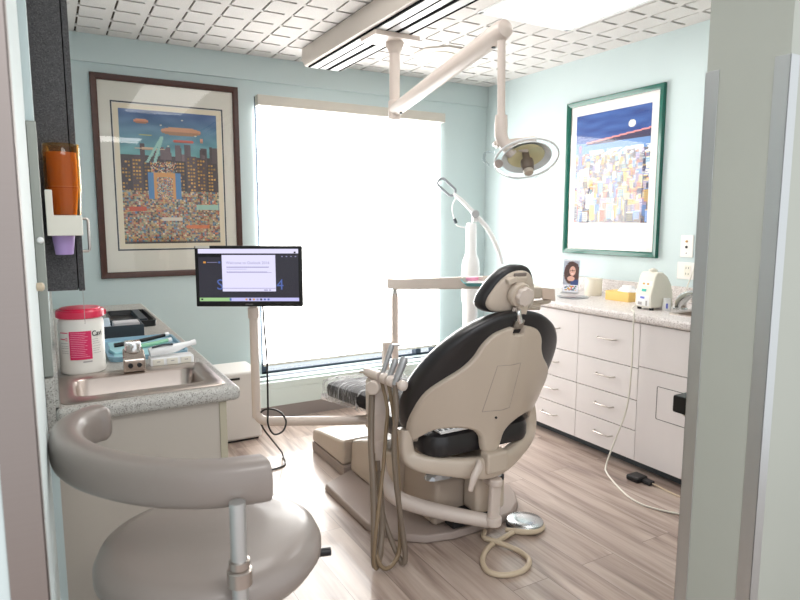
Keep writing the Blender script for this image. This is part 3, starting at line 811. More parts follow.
# ============================================================ RIGHT CABINETS
CF = 2.785; RC = .883
def handle(y, z, parent):
    g = G(); a = .068; d = .026; x = CF-.018
    g.tube([(x+.001, y+a, z), (x-d, y+a-.012, z-.002), (x-d, y-a+.012, z-.002), (x+.001, y-a, z)], [.004, .0042, .0042, .004], 10, 0)
    return g.build('handle', M['nickel'], parent)
def unit(y0, y1, fronts, label, low=.047):
    t = thing('drawer_cabinet', (CF+.3, (y0+y1)/2, 0), label, 'cabinet', 'white cabinets along the right wall')
    G().box(CF, RX-.004, y0, y1, .055, RC-low).build('carcass', M['gap'], t, smooth=False)
    G().box(CF+.05, RX-.01, y0, y1, 0, .055).build('toe_kick', M['kick'], t, smooth=False)
    for (a, b, kind) in fronts:
        p = G().box(CF-.018, CF-.0005, y0+.0015, y1-.0015, a+.002, b-.002).build('door' if kind == 'door' else 'drawer', M['cab'], t, bevel=.0015)
        if kind == 'h': handle((y0+y1)/2, (a+b)/2+.008, p)
        if kind == 'door':
            g = G(); yy0, yy1, z0, z1 = y1-.32, y1-.125, .335, .515
            pr = rrect(yy0, yy1, z0, z1, .008); pr2 = rrect(yy0+.003, yy1-.003, z0+.003, z1-.003, .006)
            g.rings([[(CF-.0182, y, z) for y, z in pr], [(CF-.0192, y, z) for y, z in pr], [(CF-.0192, y, z) for y, z in pr2], [(CF-.0182, y, z) for y, z in pr2]], False, False)
            g.build('inset_panel_outline', M['gap'], p, smooth=False)
    return t
zt = RC-.048
unit(2.67, 3.115, [(.583, zt, 'h'), (.402, .583, 'h'), (.229, .402, 'h'), (.058, .229, 'h')], 'white four-drawer unit partly hidden behind the dental chair')
unit(2.222, 2.67, [(.583, zt, 'h'), (.402, .583, 'h'), (.229, .402, 'h'), (.058, .229, 'h')], 'fully visible white four-drawer unit under the white device')
unit(1.42, 2.222, [(.597, zt, 'plain'), (.058, .597, 'door')], 'white sink unit with wide door next to the doorway wall', .19)
unit(3.115, 3.46, [(.583, zt, 'h'), (.058, .583, 'plain')], 'white cabinet farthest back, hidden behind the chair')
rc = thing('countertop', (3.08, 2.7, RC-.047), 'pale pinkish speckled countertop along the right wall', 'countertop')
RSX0, RSX1, RSY0, RSY1 = 2.93, 3.24, 1.72, 2.14
g = G(); slab(g, 2.745, RX-.001, 1.42, 3.47, RC-.045, RC, RSX0, RSX1, RSY0, RSY1); g.build('slab', M['counterR'], rc, bevel=.016, seg=4)
G().box(RX-.02, RX-.001, 1.42, 3.47, RC, RC+.1).build('backsplash', M['counterR'], rc, bevel=.003)
s2 = thing('sink', (3.08, 1.93, RC), 'small steel sink in the right counter half hidden by doorway wall', 'sink')
g = G()
g.rings([rr(RSX0-.02, RSX1+.06, RSY0-.02, RSY1+.03, .03, RC+.0005), rr(RSX0-.018, RSX1+.058, RSY0-.018, RSY1+.028, .03, RC+.005), rr(RSX0+.004, RSX1-.004, RSY0+.004, RSY1-.004, .04, RC+.004), rr(RSX0+.012, RSX1-.012, RSY0+.012, RSY1-.012, .04, RC-.12), rr(3.06, 3.1, 1.91, 1.95, .018, RC-.125)], cap0=False)
g.build('basin', M['sink'], s2, ang=60)
f2 = thing('faucet', (3.17, 2.2, RC), 'arched chrome tap on the right counter beside the small bottle', 'faucet')
g = G(); g.tube([(3.13, 2.245, RC), (3.125, 2.24, RC+.045), (3.11, 2.20, RC+.08), (3.08, 2.13, RC+.105), (3.05, 2.04, RC+.11), (3.04, 2.0, RC+.10)], [.034, .032, .027, .018, .014, .013], 18)
g.build('spout', M['chrome'], f2)
g = G(); g.lathe([(.04, 0), (.04, .006), (.03, .012)], (3.13, 2.245, RC)); g.build('base', M['chrome'], f2)
g = G(); g.tube([(3.14, 2.25, RC+.05), (3.165, 2.22, RC+.075), (3.19, 2.14, RC+.09)], [.012, .009, .008], 12); g.build('handle', M['chrome'], f2)

# things on the right counter
cs = thing('card_stand', (3.15, 3.1, RC), 'clear stand on the right counter holding a dark portrait leaflet', 'card stand')
un = V((3.202-3.155, 3.106-3.203, 0)).normalized(); nn = V((-un.y, un.x, 0))*-1
if nn.x > 0: nn = -nn
base = V((3.15, 3.21, RC)); cw, ch = .118, .235
tilt = lambda a, b, c: base+un*a+nn*(c-b*.12)*1+UP*b
def nflip(a, b, c): return base+un*a+nn*(c-(b)*.10)+UP*b
g = G(); g.add([nflip(0, 0, 0), nflip(cw, 0, 0), nflip(cw, ch, 0), nflip(0, ch, 0), nflip(0, 0, .003), nflip(cw, 0, .003), nflip(cw, ch, .003), nflip(0, ch, .003)], [(0, 1, 2, 3), (4, 5, 6, 7), (0, 1, 5, 4), (1, 2, 6, 5), (2, 3, 7, 6), (3, 0, 4, 7)])
g.add([base+un*0+nn*-.035, base+un*cw+nn*-.035, base+un*cw+nn*.045, base+un*0+nn*.045, base+nn*-.035+UP*.004, base+un*cw+nn*-.035+UP*.004, base+un*cw+nn*.045+UP*.004, base+nn*.045+UP*.004], [(0, 1, 2, 3), (4, 5, 6, 7), (0, 1, 5, 4), (1, 2, 6, 5), (2, 3, 7, 6), (3, 0, 4, 7)])
g.build('holder', M['clear'], cs, smooth=False)
def portrait():
    w, h = 44, 84; im = np.zeros((h, w, 3))+np.array([.66, .68, .74])
    for j in range(h):
        for i in range(w):
            x, y = (i-24)/w, (j-28)/h
            n = hashn(i*.3, j*.3, 4)
            if (x/.52)**2+((y-.06)/.36)**2 < 1+.25*(n-.5)*2: im[j, i] = np.array([.26, .17, .16])+n*.16
            if ((x-.03)/.2)**2+((y)/.15)**2 < 1: im[j, i] = (.86, .68, .62)
            if abs(y+.015) < .008 and abs(abs(x-.03)-.08) < .07: im[j, i] = (.25, .18, .2)
            if abs(y+.015) < .028 and abs(abs(abs(x-.03)-.08)-.065) < .014: im[j, i] = (.25, .18, .2)
            if abs(y-.085) < .012 and abs(x-.03) < .07: im[j, i] = (.97, .93, .93)
            if y > .27 and x > -.05: im[j, i] = (.24, .30, .50)
            if ((x+.05)/.24)**2+((y-.24)/.08)**2 < 1: im[j, i] = (.84, .66, .60)
            if j > 64: im[j, i] = (.90, .90, .94)
            if j > 66 and j < 80 and n > .48 and 4 < i < 40: im[j, i] = [(.15, .45, .4), (.2, .25, .5), (.85, .65, .2), (.7, .25, .4)][(i//7+j//6) % 4]
            if j < 3 and (i*3) % 5 < 3: im[j, i] = (.9, .88, .9)
    return im
lf = thing('leaflet', tuple(base+UP*.01), 'leaflet with portrait of dark haired woman in glasses in clear stand', 'leaflet')
painted('printed_sheet', portrait(), lambda a, b: nflip(.004+(cw-.008)*a, .008+(ch-.012)*(1-b), .0042), M['print'], lf)
ap = thing('petri_tray', (2.99, 2.96, RC), 'flat clear round-cornered dish at front of leaflet stand', 'dish')
g = G(); g.rings([rr(2.91, 3.07, 2.86, 3.02, .05, RC), rr(2.9, 3.08, 2.85, 3.03, .05, RC+.012), rr(2.906, 3.074, 2.856, 3.024, .05, RC+.012), rr(2.915, 3.065, 2.865, 3.015, .05, RC+.004)]); g.build('dish', M['clear'], ap, ang=50)
g = G(); g.lathe([(.001, 0), (.055, 0), (.057, .003), (.057, .112), (.054, .116), (.02, .116), (.018, .11), (.001, .11)], (3.22, 2.985, RC), n=44)
tag(g.build('paper_roll', M['wax']), 'short cream cylinder roll standing by the backsplash', 'roll')
tb = thing('tissue_carton', (3.16, 2.68, RC), 'yellow and white tissue carton lying beside the white device', 'carton')
G().box(3.115, 3.24, 2.60, 2.785, RC, RC+.06).build('box', M['yellow'], tb, bevel=.002)
g = G(); rs = random.Random(9)
ring = [[(3.18+.05*math.cos(a)*(1-.55*k/4)+rs.uniform(-.006, .006), 2.66+.075*math.sin(a)*(1-.55*k/4)+rs.uniform(-.006, .006), RC+.0605+.009*k) for a in [2*PI*i/14 for i in range(14)]] for k in range(5)]
g.rings(ring); g.build('tissue', M['tissue'], tb, ang=10)
# ultrasonic device: front panel + rounded back
dv = thing('ultrasonic_scaler', (3.03, 2.39, RC), 'cream scaler unit with button panel, round back on right counter', 'dental device')
u_ = V((1, -.05, 0)).normalized()      # depth direction (front to rounded rear)
w_ = V((.05, 1, 0)).normalized()       # width direction
bp = V((2.93, 2.345, RC))
side = [(0, .012), (.0, .08), (.03, .17), (.045, .19), (.09, .192), (.13, .17), (.165, .13), (.185, .08), (.19, .012)]
side = [(a*.95, b*1.12) for a, b in side]
g = G(); g.rings([[bp+u_*a+w_*s+UP*b for a, b in side] for s in (-.058, .058)]); g.build('housing', M['cream'], dv, bevel=.008, seg=3)
for a in (.02, .16):
    for s in (-.045, .04): G().cyl(bp+u_*a+w_*s, bp+u_*a+w_*s+UP*.014, .012, n=14).build('foot', M['dark'], dv)
pf = lambda s, b, e=.001: bp+u_*(-e+(0 if b < .0896 else (b-.0896)*.333*.95/1.12))+w_*s+UP*b
g = G(); g.add([pf(-.044, .022), pf(.044, .022), pf(.044, .078), pf(-.044, .078), pf(-.044, .165), pf(.044, .165)], [(0, 1, 2, 3), (3, 2, 5, 4)]); pn = g.build('control_panel', M['white'], dv, smooth=False)
def btn(s, b, hw, hh, m, nm='button'):
    g = G(); g.add([pf(s-hw, b-hh, .002), pf(s+hw, b-hh, .002), pf(s+hw, b+hh, .002), pf(s-hw, b+hh, .002)], [(0, 1, 2, 3)]); g.build(nm, m, pn, smooth=False)
btn(-.018, .148, .008, .005, M['brass']); btn(.012, .148, .008, .005, M['brass']); btn(0, .112, .016, .007, M['btn_teal']); btn(.004, .07, .015, .006, M['btn_blue']); btn(.02, .036, .014, .008, M['label_grey']); btn(-.026, .04, .006, .014, M['label_grey'])
g = G(); g.cyl(bp+u_*.07+UP*.210, bp+u_*.07+UP*.228, .024, n=20); g.cyl(bp+u_*.07+UP*.228, bp+u_*.07+UP*.234, .012, n=20); g.build('knob', M['cream'], dv, bevel=.003)
b2 = thing('bottle', (3.01, 2.25, RC), 'small white screw cap bottle beside the right tap', 'bottle')
g = G(); g.lathe([(.021, 0), (.022, .002), (.022, .045), (.018, .052), (.001, .052)], (3.02, 2.255, RC), n=28); g.build('body', M['white'], b2)
g = G(); g.lathe([(.019, .052), (.02, .053), (.02, .068), (.018, .07), (.001, .07)], (3.02, 2.255, RC), n=28); g.build('cap', M['white'], b2)
g = G(); g.obox((3.002, 2.240, RC+.028), (.55, -.45, 0), (.45, .55, 0), UP, .005, .0008, .014); g.build('label', M['btn_blue'], b2, smooth=False)
# supply tubing down to the floor
g = G(); g.tube([(2.95, 2.405, RC+.02), (2.82, 2.33, RC+.012), (2.742, 2.25, RC+.014), (2.725, 2.235, RC-.03), (2.73, 2.238, .58), (2.732, 2.26, .35), (2.70, 2.31, .14), (2.66, 2.32, .02), (2.60, 2.26, .006), (2.50, 2.08, .005), (2.455, 1.95, .005), (2.47, 1.85, .005), (2.56, 1.70, .005), (2.7, 1.5, .005)], .0045, 8, 8)
tag(g.build('supply_tube', M['cord_white']), 'thin white tube running from cream scaler down across floor', 'tube')
fp = thing('foot_switch', (2.69, 2.09, 0), 'small black foot switch on floor against the toe kick', 'foot switch')
g = G(); g.tube([(2.65, 2.16, .018), (2.69, 2.09, .022)], [.03, .034], 20, 0, sx=1); 
G().box(2.635, 2.72, 2.085, 2.165, 0, .03).build('pedal', M['black'], fp, bevel=.01, seg=3)
G().box(2.665, 2.71, 2.035, 2.085, 0.002, .022).build('plug', M['dark'], fp, bevel=.005)
g = G(); g.tube([(2.69, 2.04, .012), (2.695, 1.98, .006), (2.69, 1.9, .005), (2.70, 1.8, .005), (2.76, 1.66, .005)], .0045, 8)
tag(g.build('power_cord', M['cord_beige']), 'beige cord leaving the black foot switch along the toe kick', 'cord')
# outlets
def plate(y0, y1, z0, z1, label, kind):
    t = thing('wall_outlet', (RX, (y0+y1)/2, z0), label, 'wall outlet')
    G().box(RX-.006, RX, y0, y1, z0, z1).build('plate', M['outlet'], t, bevel=.002)
    ym = (y0+y1)/2; zm = (z0+z1)/2
    g = G()
    if kind == 1:
        g.cyl((RX-.006, ym, zm+.03), (RX-.012, ym, zm+.03), .007, n=14); g.build('coax_jack', M['brass'], t)
        g = G(); g.cyl((RX-.006, ym, zm-.005), (RX-.010, ym, zm-.005), .008, n=14); g.cyl((RX-.006, ym, zm-.042), (RX-.008, ym, zm-.042), .003, n=10); g.build('jack', M['black'], t)
    else:
        g.box(RX-.009, RX-.006, ym-.02, ym+.02, zm-.034, zm+.034); g.build('socket', M['cream'], t, bevel=.002)
        g = G()
        for s in (-.018, .018): g.box(RX-.0096, RX-.009, ym-.01, ym-.007, zm+s-.006, zm+s+.006); g.box(RX-.0096, RX-.009, ym+.007, ym+.01, zm+s-.006, zm+s+.006)
        g.build('slots', M['dark'], t, smooth=False)
plate(2.375, 2.46, 1.165, 1.30, 'white jack plate on right wall, upper of the two plates', 1)
plate(2.33, 2.475, 1.03, 1.135, 'white wide power outlet on right wall below the jack plate', 2)
g = G(); g.tube([(RX-.012, 2.39, 1.07), (RX-.05, 2.36, 1.03), (RX-.07, 2.35, .96), (RX-.08, 2.34, RC+.006)], .004, 8)
g2 = G(); g2.tube([(3.385, 2.33, 1.17), (3.36, 2.36, 1.03), (3.33, 2.39, RC+.006)], .004, 8)
tag(g2.build('power_cord', M['cord_white']), 'white cord slanting down the wall from outlet to right tap', 'cord')

# dark tray edge peeping out from behind the doorway wall
dt = thing('side_table', (2.35, 1.45, 0), 'black edged beige arm poking out behind the right doorway wall', 'side table')
G().box(1.99, 2.38, 1.30, 1.44, .675, .742).build('top', M['black'], dt, bevel=.008)
g = G(); g.prism([(2.00, .674), (2.36, .674), (2.36, .50), (2.12, .60)], lambda x, z: (x, 1.32, z), lambda x, z: (x, 1.41, z)); g.build('bracket', M['beige'], dt, bevel=.004)
g = G(); g.cyl((2.33, 1.36, .02), (2.33, 1.36, .60), .03, n=20); g.cyl((2.33, 1.36, 0), (2.33, 1.36, .03), .19, n=32); g.build('stand', M['steel'], dt)

# ============================================================ WHITE BOX (bin) near window
wb2 = thing('white_cabinet', (.98, 3.85, 0), 'white enamelled box unit on floor behind the monitor pole', 'box')
G().box(.83, 1.12, 3.75, 4.07, .012, .45).build('case', mat('box_grey_white', (216, 212, 208), .4), wb2, bevel=.02, seg=3)
G().box(.88, .985, 3.745, 3.752, .405, .418).build('slot', M['dark'], wb2, smooth=False)
G().box(.85, 1.10, 3.77, 4.05, 0, .013).build('base', M['dark'], wb2, smooth=False)
g = G(); g.rings([[(x, y, z) for x, z in ((.97, .45), (1.13, .45), (1.12, .50), (1.06, .56), (1.02, .56))] for y in (3.86, 3.98)])

# ============================================================ MONITOR
mc = V((.862, 3.043, 1.11))
mU = V((0, 0, 1)); mR = HR.copy(); mN = -HF
mw, mh = .535, .305
mt = thing('computer_monitor', tuple(mc-UP*.17), 'black computer monitor showing white dialog box on its pole', 'monitor')
mp_ = lambda a, b, c: mc+mR*a+mU*b+mN*c
def mbox(g, a0, a1, b0, b1, c0, c1):
    g.add([mp_(a, b, c) for a in (a0, a1) for b in (b0, b1) for c in (c0, c1)], [(0, 1, 3, 2), (4, 6, 7, 5), (0, 4, 5, 1), (2, 3, 7, 6), (0, 2, 6, 4), (1, 5, 7, 3)])
g = G(); mbox(g, -mw/2, mw/2, -mh/2, mh/2, -.03, 0); g.build('case', M['black'], mt, bevel=.005)
x0, x1, y0, y1 = -mw/2+.018, mw/2-.018, -mh/2+.024, mh/2-.015
def emat(n, rgb, s=1): 
    m = mat(n, (10, 10, 10), .25, emit=rgb, es=s); return m
SM = [emat('screen_dark', (70, 68, 80), .38), emat('screen_lilac', (215, 212, 240), .78), emat('screen_blue_text', (84, 104, 170), .7), emat('screen_green', (160, 200, 140), .7), emat('screen_grey_text', (150, 146, 185), .7), emat('screen_black', (30, 30, 34), .5), emat('screen_bar', (190, 188, 235), .75), emat('screen_orange', (215, 150, 70), .7)]
g = G()
lay = [0]
def sq(a0, a1, b0, b1, mi, l=1):
    """fractions of the screen, from its top left"""
    a = lambda f: x0+(x1-x0)*f
    b = lambda f: y1-(y1-y0)*f
    g.add([mp_(a(p), b(q), .0004+.0002*l) for p, q in ((a0, b0), (a1, b0), (a1, b1), (a0, b1))], [(0, 1, 2, 3)], mi)
sq(0, 1, 0, 1, 0, 0)
sq(0, 1, 0, .085, 1); sq(0, 1, .085, .10, 5); sq(0, .235, .10, .155, 5)
sq(.235, .77, .115, .80, 1, 2); sq(.235, .77, .735, .745, 4, 3)
sq(.28, .70, .345, .352, 4, 3); sq(.28, .48, .375, .382, 4, 3); sq(.28, .73, .44, .448, 4, 3)
for k in range(22):
    a = .28+k*.0195; sq(a, a+.014, .35-.018, .35-.004, 4, 3)
    if k < 21: sq(a, a+.012, .435-.012, .438, 4, 3)
sq(.0, .31, .92, .985, 3); sq(.31, 1, .92, .985, 6)
for k in range(7): sq(.46+.037*k, .48+.037*k, .935, .97, [7, 5, 7, 4, 5, 2, 2][k], 2)
sq(.015, .035, .935, .965, 5, 2); sq(.30, .32, .93, .975, 2, 2); sq(.05, .075, .235, .27, 7, 2); sq(.20, .22, .235, .27, 2, 2); sq(.085, .19, .248, .256, 4, 2)
sq(.955, .975, .05, .08, 5, 2); sq(.65, .69, .765, .785, 4, 3); sq(.70, .72, .765, .785, 4, 3)
for k in range(4): sq(.83+.045*k, .845+.045*k, .135, .15, 4, 2)
W = (x1-x0); Hh = (y1-y0)
def stext(txt, size, fa, fb, mi, l):
    g.mi = mi
    text_geo(txt, size, lambda x, y: mp_(x0+W*fa+x, y1-Hh*fb+y, .0004+.0002*l), g)
    g.mi = 0
stext('S', .075, .175, .765, 2, 1.5); stext('4', .075, .775, .765, 2, 1.5)
stext('Welcome to Outlook 2016', .0195, .275, .285, 4, 4)
g.build('screen', SM, mt, smooth=False)
g = text_geo('SAMSUNG', .0085, lambda x, y: mp_(-.022+x, -mh/2+.009+y, .0006)); g.build('logo_lettering', M['label_grey'], mt, smooth=False)
g = G(); mbox(g, -mw/2+.006, -mw/2+.076, mh/2-.012, mh/2+.001, .0, .0012); g.build('sticker', M['cream'], mt, smooth=False)
g = G(); mbox(g, -.055, .055, -.055, .055, -.05, -.0305); g.build('mount_plate', M['beige2'], mt, bevel=.003)
ms = thing('monitor_pole', (1.2, 2.95, .3), 'beige bent tube post carrying the black monitor beside the counter', 'monitor arm')
pb = mc-mN*.074; px_, py_ = pb.x+.0, pb.y
g = G()
g.tube([(px_, py_, 1.08), (px_, py_, .42), (px_+.002, py_-.002, .38), (px_+.02, py_-.01, .348), (px_+.055, py_-.027, .336), (px_+.1, py_-.05, .335), (1.3, 2.90, .335), (1.46, 2.825, .335)], [.022, .022, .023, .024, .025, .025, .025, .025], 24, 5)
g.build('tube', M['beige2'], ms)
g = G(); g.lathe([(.023, 0), (.028, .004), (.028, .055), (.023, .06)], (px_, py_, .885)); g.build('collar', M['beige2'], ms)
g = G(); g.cyl((1.44, 2.835, .30), (1.44, 2.835, .365), .034); g.build('pivot', M['beige2'], ms, bevel=.004)
# monitor cable
g = G(); cpt = mc+mR*.062+mN*-.02-UP*.15
cp = [cpt, cpt+V((.004, 0, -.12))]+[V(p) for p in [(0.939, 3.03, 0.677), (0.928, 3.0, 0.433), (0.92, 2.98, 0.355), (0.943, 2.96, 0.304), (0.988, 2.95, 0.316), (1.012, 2.97, 0.359), (0.991, 3.0, 0.402), (0.947, 3.06, 0.409), (0.915, 3.1, 0.376), (0.936, 3.14, 0.295), (1.014, 3.22, 0.178), (1.097, 3.32, 0.065), (1.13, 3.39, 0.012), (1.105, 3.27, 0.006), (1.046, 3.227, 0.006), (0.989, 3.227, 0.006), (0.9, 3.24, 0.006), (0.7, 3.25, 0.006)]]
g.tube(cp, .005, 8, 7); tag(g.build('monitor_cable', M['black']), 'black cable looping down from the monitor to the floor', 'cable')

# ============================================================ WHITENING LAMP in the corner
wl = thing('whitening_lamp', (2.80, 3.86, 0), 'tall white dental lamp stand with curved arm and grey ring head', 'lamp')
wx, wy = 2.805, 3.83
g = G(); g.lathe([(.001, 0), (.22, 0), (.22, .04), (.1, .07), (.06, .09), (.05, .12)], (wx, wy, 0), n=40); g.build('base', M['white'], wl)
g = G(); g.lathe([(.05, .10), (.055, .4), (.058, .75), (.07, .80), (.072, 1.0), (.065, 1.08), (.05, 1.12), (.043, 1.14), (.04, 1.36), (.03, 1.375), (.001, 1.378)], (wx, wy, 0), n=32); g.build('column', M['white_gloss'], wl)
jt = V((wx+.015, wy-.02, 1.44))
def scr(dx_, dz_): return jt+HR*dx_+UP*dz_
g = G(); g.tube([scr(-.165, .155), scr(-.09, .095), scr(0, 0), scr(.08, -.085), scr(.14, -.18), scr(.185, -.28), scr(.215, -.38)], [.014, .0165, .019, .019, .018, .016, .014], 16); g.build('arm', M['white_gloss'], wl)
g = G(); g.lathe([(.001, 0), (.030, 0), (.030, .02), (.026, .024), (.001, .024)], jt-HF*.02, -HF, 30); g.build('joint', mat('grey_cap', (178, 180, 184), .4), wl)
g = G(); g.cyl(jt+V((0, 0, -.06)), jt+V((0, 0, .0)), .022, n=18); g.build('neck', M['white_gloss'], wl)
g = G(); rc_ = scr(-.215, .20); dd = (HR*.74-UP*.67); ee = (HR*.67+UP*.74)*1.15
lo = [rc_+dd*(-.05)+dd*(-.028*math.sin(t))+ee*(.028*math.cos(t)) for t in [PI*k/8 for k in range(9)]]+[rc_+dd*(.05)+dd*(.028*math.sin(t))-ee*(.028*math.cos(t)) for t in [PI*k/8 for k in range(9)]]
lo.append(lo[0]); g.tube(lo, .0095, 10, 0, caps=False); g.build('ring_head', mat('grey_ring', (142, 147, 154), .35), wl)
g = G(); g.tube([scr(-.13, .135), scr(-.165, .08), scr(-.17, .02), scr(-.15, -.05), scr(-.135, -.085), scr(-.09, -.10), scr(-.04, -.11)], .0045, 8); g.build('cable', M['white'], wl)
g = G(); g.cyl(scr(-.155, -.035), scr(-.14, -.07), .012, n=14); g.build('cable_switch', M['slate'], wl)

# ============================================================ DENTAL CHAIR
XC = 1.58
ch = thing('dental_chair', (XC, 2.5, 0), 'beige and black dental patient chair standing in middle of the room', 'dental chair')
fpl = [(1.165, 2.84), (1.165, 2.36), (1.19, 2.28), (1.25, 2.19), (1.34, 2.12), (1.46, 2.09)]
fpl = fpl+[(2*XC-x, y) for x, y in reversed(fpl)]+[(2*XC-1.36, 2.955), (1.36, 2.955)]
g = G(); g.prism(fpl, lambda x, y: (x, y, 0.002), lambda x, y: (XC+(x-XC)*.985, 2.5+(y-2.5)*.985, .036)); g.build('base_plate', M['mauve'], ch, bevel=.008, seg=3)
g = G(); g.box(1.318, 1.842, 2.93, 3.395, .002, .062); g.build('base_skirt', M['mauve'], ch, bevel=.006)
g = G(); g.rings([[(x, y, z) for x, z in ((1.318, .062), (1.842, .062), (1.836, z1), (1.324, z1))] for y, z1 in ((3.40, .135), (3.30, .155), (2.95, .20))])
g.build('toe_cover', M['beige'], ch, bevel=.018, seg=3)
g = G(); g.rings([[(x, y, z) for x, z in ((1.352, .036), (1.808, .036), (1.80, z1), (1.362, z1))] for y, z1 in ((2.93, .205), (2.80, .25), (2.62, .29), (2.45, .28))])
g.build('lift_cover', M['beige'], ch, bevel=.02, seg=3)
g = G(); g.rings([[(x, y, z) for x, z in ((1.41, .036), (1.70, .036), (1.685, z1), (1.425, z1))] for y, z1 in ((2.50, .285), (2.36, .28), (2.22, .26), (2.175, .225))])
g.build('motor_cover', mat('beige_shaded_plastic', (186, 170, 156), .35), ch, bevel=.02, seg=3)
g = G(); g.box(1.56, 1.72, 2.06, 2.17, .10, .27); g.build('rear_bracket', M['beige'], ch, bevel=.02, seg=3)
g = G(); g.box(1.47, 1.66, 2.11, 2.18, .037, .10); g.build('rear_foot', M['dark'], ch, bevel=.006)
g = G(); g.cyl((1.665, 2.08, .26), (1.665, 2.08, .30), .036); g.build('pivot_cap', M['white'], ch, bevel=.006)
g = G(); g.cyl((1.665, 2.08, .246), (1.665, 2.08, .262), .046); g.build('pivot_ring', M['dark'], ch)
# lift column
g = G(); g.box(1.46, 1.70, 2.22, 2.6, .28, .40); g.build('lift_column', M['mauve'], ch, bevel=.02)
g = G(); g.obox((XC+.01, 1.985, .375), (1, 0, 0), (0, 1, .1), UP, .055, .03, .045); g.build('yoke_bracket', M['beige'], ch, bevel=.012, seg=3)
g = G(); rs = random.Random(2)
ring = [[(1.47+.10*math.cos(a)*(1-.1*k)+rs.uniform(-.006, .006), 2.18+.05*math.sin(a)+rs.uniform(-.006, .006), .262+.014*k+rs.uniform(-.004, .004)) for a in [2*PI*i/18 for i in range(18)]] for k in range(4)]
g.rings(ring); g.build('crinkled_boot', mat('silvery_film', (190, 192, 196), .2, metal=.5), ch, ang=15)
# yoke : a wide U-shaped bar carrying the back
def ybar(x, y, z, hw, hh): return x, y, z, hw, hh
pth = [(-.335, 2.145, .525), (-.338, 2.14, .46), (-.328, 2.13, .41), (-.285, 2.10, .382), (-.20, 2.06, .366), (-.10, 2.02, .352), (0, 2.0, .345), (.10, 2.02, .352), (.20, 2.06, .370), (.285, 2.10, .396), (.325, 2.13, .43), (.335, 2.14, .48), (.332, 2.145, .53)]
P_, R_ = cat([V((XC+x, y, z)) for x, y, z in pth], [.029, .031, .034, .036, .038, .044, .05, .044, .038, .036, .034, .031, .029], 5)
g = G(); rings = []
for i, p in enumerate(P_):
    t_ = (P_[min(i+1, len(P_)-1)]-P_[max(i-1, 0)]).normalized()
    u = V((0, 1, 0)); w = t_.cross(u).normalized(); u = w.cross(t_)
    rings.append([p+u*(.03*a)+w*(R_[i]*b) for a, b in [(math.copysign(abs(math.cos(q))**.6, math.cos(q)), math.copysign(abs(math.sin(q))**.6, math.sin(q))) for q in [2*PI*k/20 for k in range(20)]]])
g.rings(rings); g.build('back_yoke', M['beige'], ch, ang=50)
for s in (-1, 1):
    g = G(); g.cyl((XC+s*.31, 2.14, .50), (XC+s*.285, 2.13, .50), .032, n=24); g.build('pivot', mat('taupe_pivot%d' % s, (160, 148, 138), .4), ch, bevel=.003)
g = G(); g.box(XC-.10, XC+.12, 2.03, 2.2, .30, .36); g.build('seat_carrier', M['beige'], ch, bevel=.02, seg=3)
g = G(); g.tube([(XC-.075, 1.98, .385), (XC-.09, 1.96, .375), (XC-.12, 1.95, .34), (XC-.135, 1.955, .285)], [.012, .014, .013, .009], 14, up=(0, 1, 0), sx=1.3); g.build('release_lever', M['beige2'], ch)
# seat cushion and leg rest
seat = rrect(-.275, .275, 2.03, 2.62, .09, 6)
g = G(); g.pillow(seat, [(.03, .408), (.008, .414), (0, .435), (0, .475), (.008, .497), (.03, .508), (.07, .512), (1.6, .510)], lambda a, b, d_: (XC+a, b, d_)); g.build('seat_cushion', M['black_vinyl'], ch)
M['vinyl_dull'] = mat('black_vinyl_dull', (46, 44, 46), .65, spec=.12, bump=.1, bscale=60)
leg = rrect(-.225, .215, 2.56, 3.30, .08, 6)
g = G(); g.pillow(leg, [(.02, .0), (.004, .01), (0, .03), (0, .058), (.008, .075), (.03, .084), (.07, .088), (1.6, .087)], lambda a, b, d_: (XC+a, b, .41+d_-(b-2.84)*.10)); lr = g.build('leg_rest', M['vinyl_dull'], ch)
# crinkled clear cover on the leg rest
g = G(); legc = rrect(-.24, .235, 2.80, 3.325, .085, 12)
def cov(a, b, d_):
    w = .008*math.sin(b*85+a*22)+.005*math.sin(b*160-a*35)+.005*hashn(a*30, b*30)
    return (XC+a+w*.5*(1 if a > 0 else -1), b, .41+d_-(b-2.84)*.10+w)
g.pillow(legc, [(.05, -.012), (.015, -.02), (.0, .0), (-.0, .03), (.0, .065), (.008, .086), (.03, .097), (.06, .101), (.1, .103), (.14, .103), (1.75, .102), (1.9, .102)], cov)
fm = bpy.data.materials.new('crinkled_film_glints'); fm.use_nodes = True
def film():
    nt = fm.node_tree; b = nt.nodes['Principled BSDF']; out = nt.nodes['Material Output']
    b.inputs['Base Color'].default_value = (.7, .7, .72, 1); b.inputs['Roughness'].default_value = .6; b.inputs['Specular IOR Level'].default_value = .1
    t = nt.nodes.new('ShaderNodeBsdfTransparent'); mx = nt.nodes.new('ShaderNodeMixShader')
    tc = nt.nodes.new('ShaderNodeTexCoord'); mp = nt.nodes.new('ShaderNodeMapping'); mp.inputs['Scale'].default_value = (9, 60, 9); mp.inputs['Rotation'].default_value = (0, 0, .25)
    n = nt.nodes.new('ShaderNodeTexNoise'); n.inputs['Scale'].default_value = 1; n.inputs['Detail'].default_value = 3; n.inputs['Distortion'].default_value = .8
    r = nt.nodes.new('ShaderNodeMapRange'); r.inputs['From Min'].default_value = .50; r.inputs['From Max'].default_value = .70; r.inputs['To Min'].default_value = .08; r.inputs['To Max'].default_value = .8  # pale noise streaks painted into the clear film as glints on its folds
    l = nt.links.new
    l(tc.outputs['Object'], mp.inputs[0]); l(mp.outputs[0], n.inputs['Vector']); l(n.outputs['Fac'], r.inputs['Value']); l(r.outputs[0], mx.inputs[0])
    l(t.outputs[0], mx.inputs[1]); l(b.outputs[0], mx.inputs[2]); l(mx.outputs[0], out.inputs[0])
film()
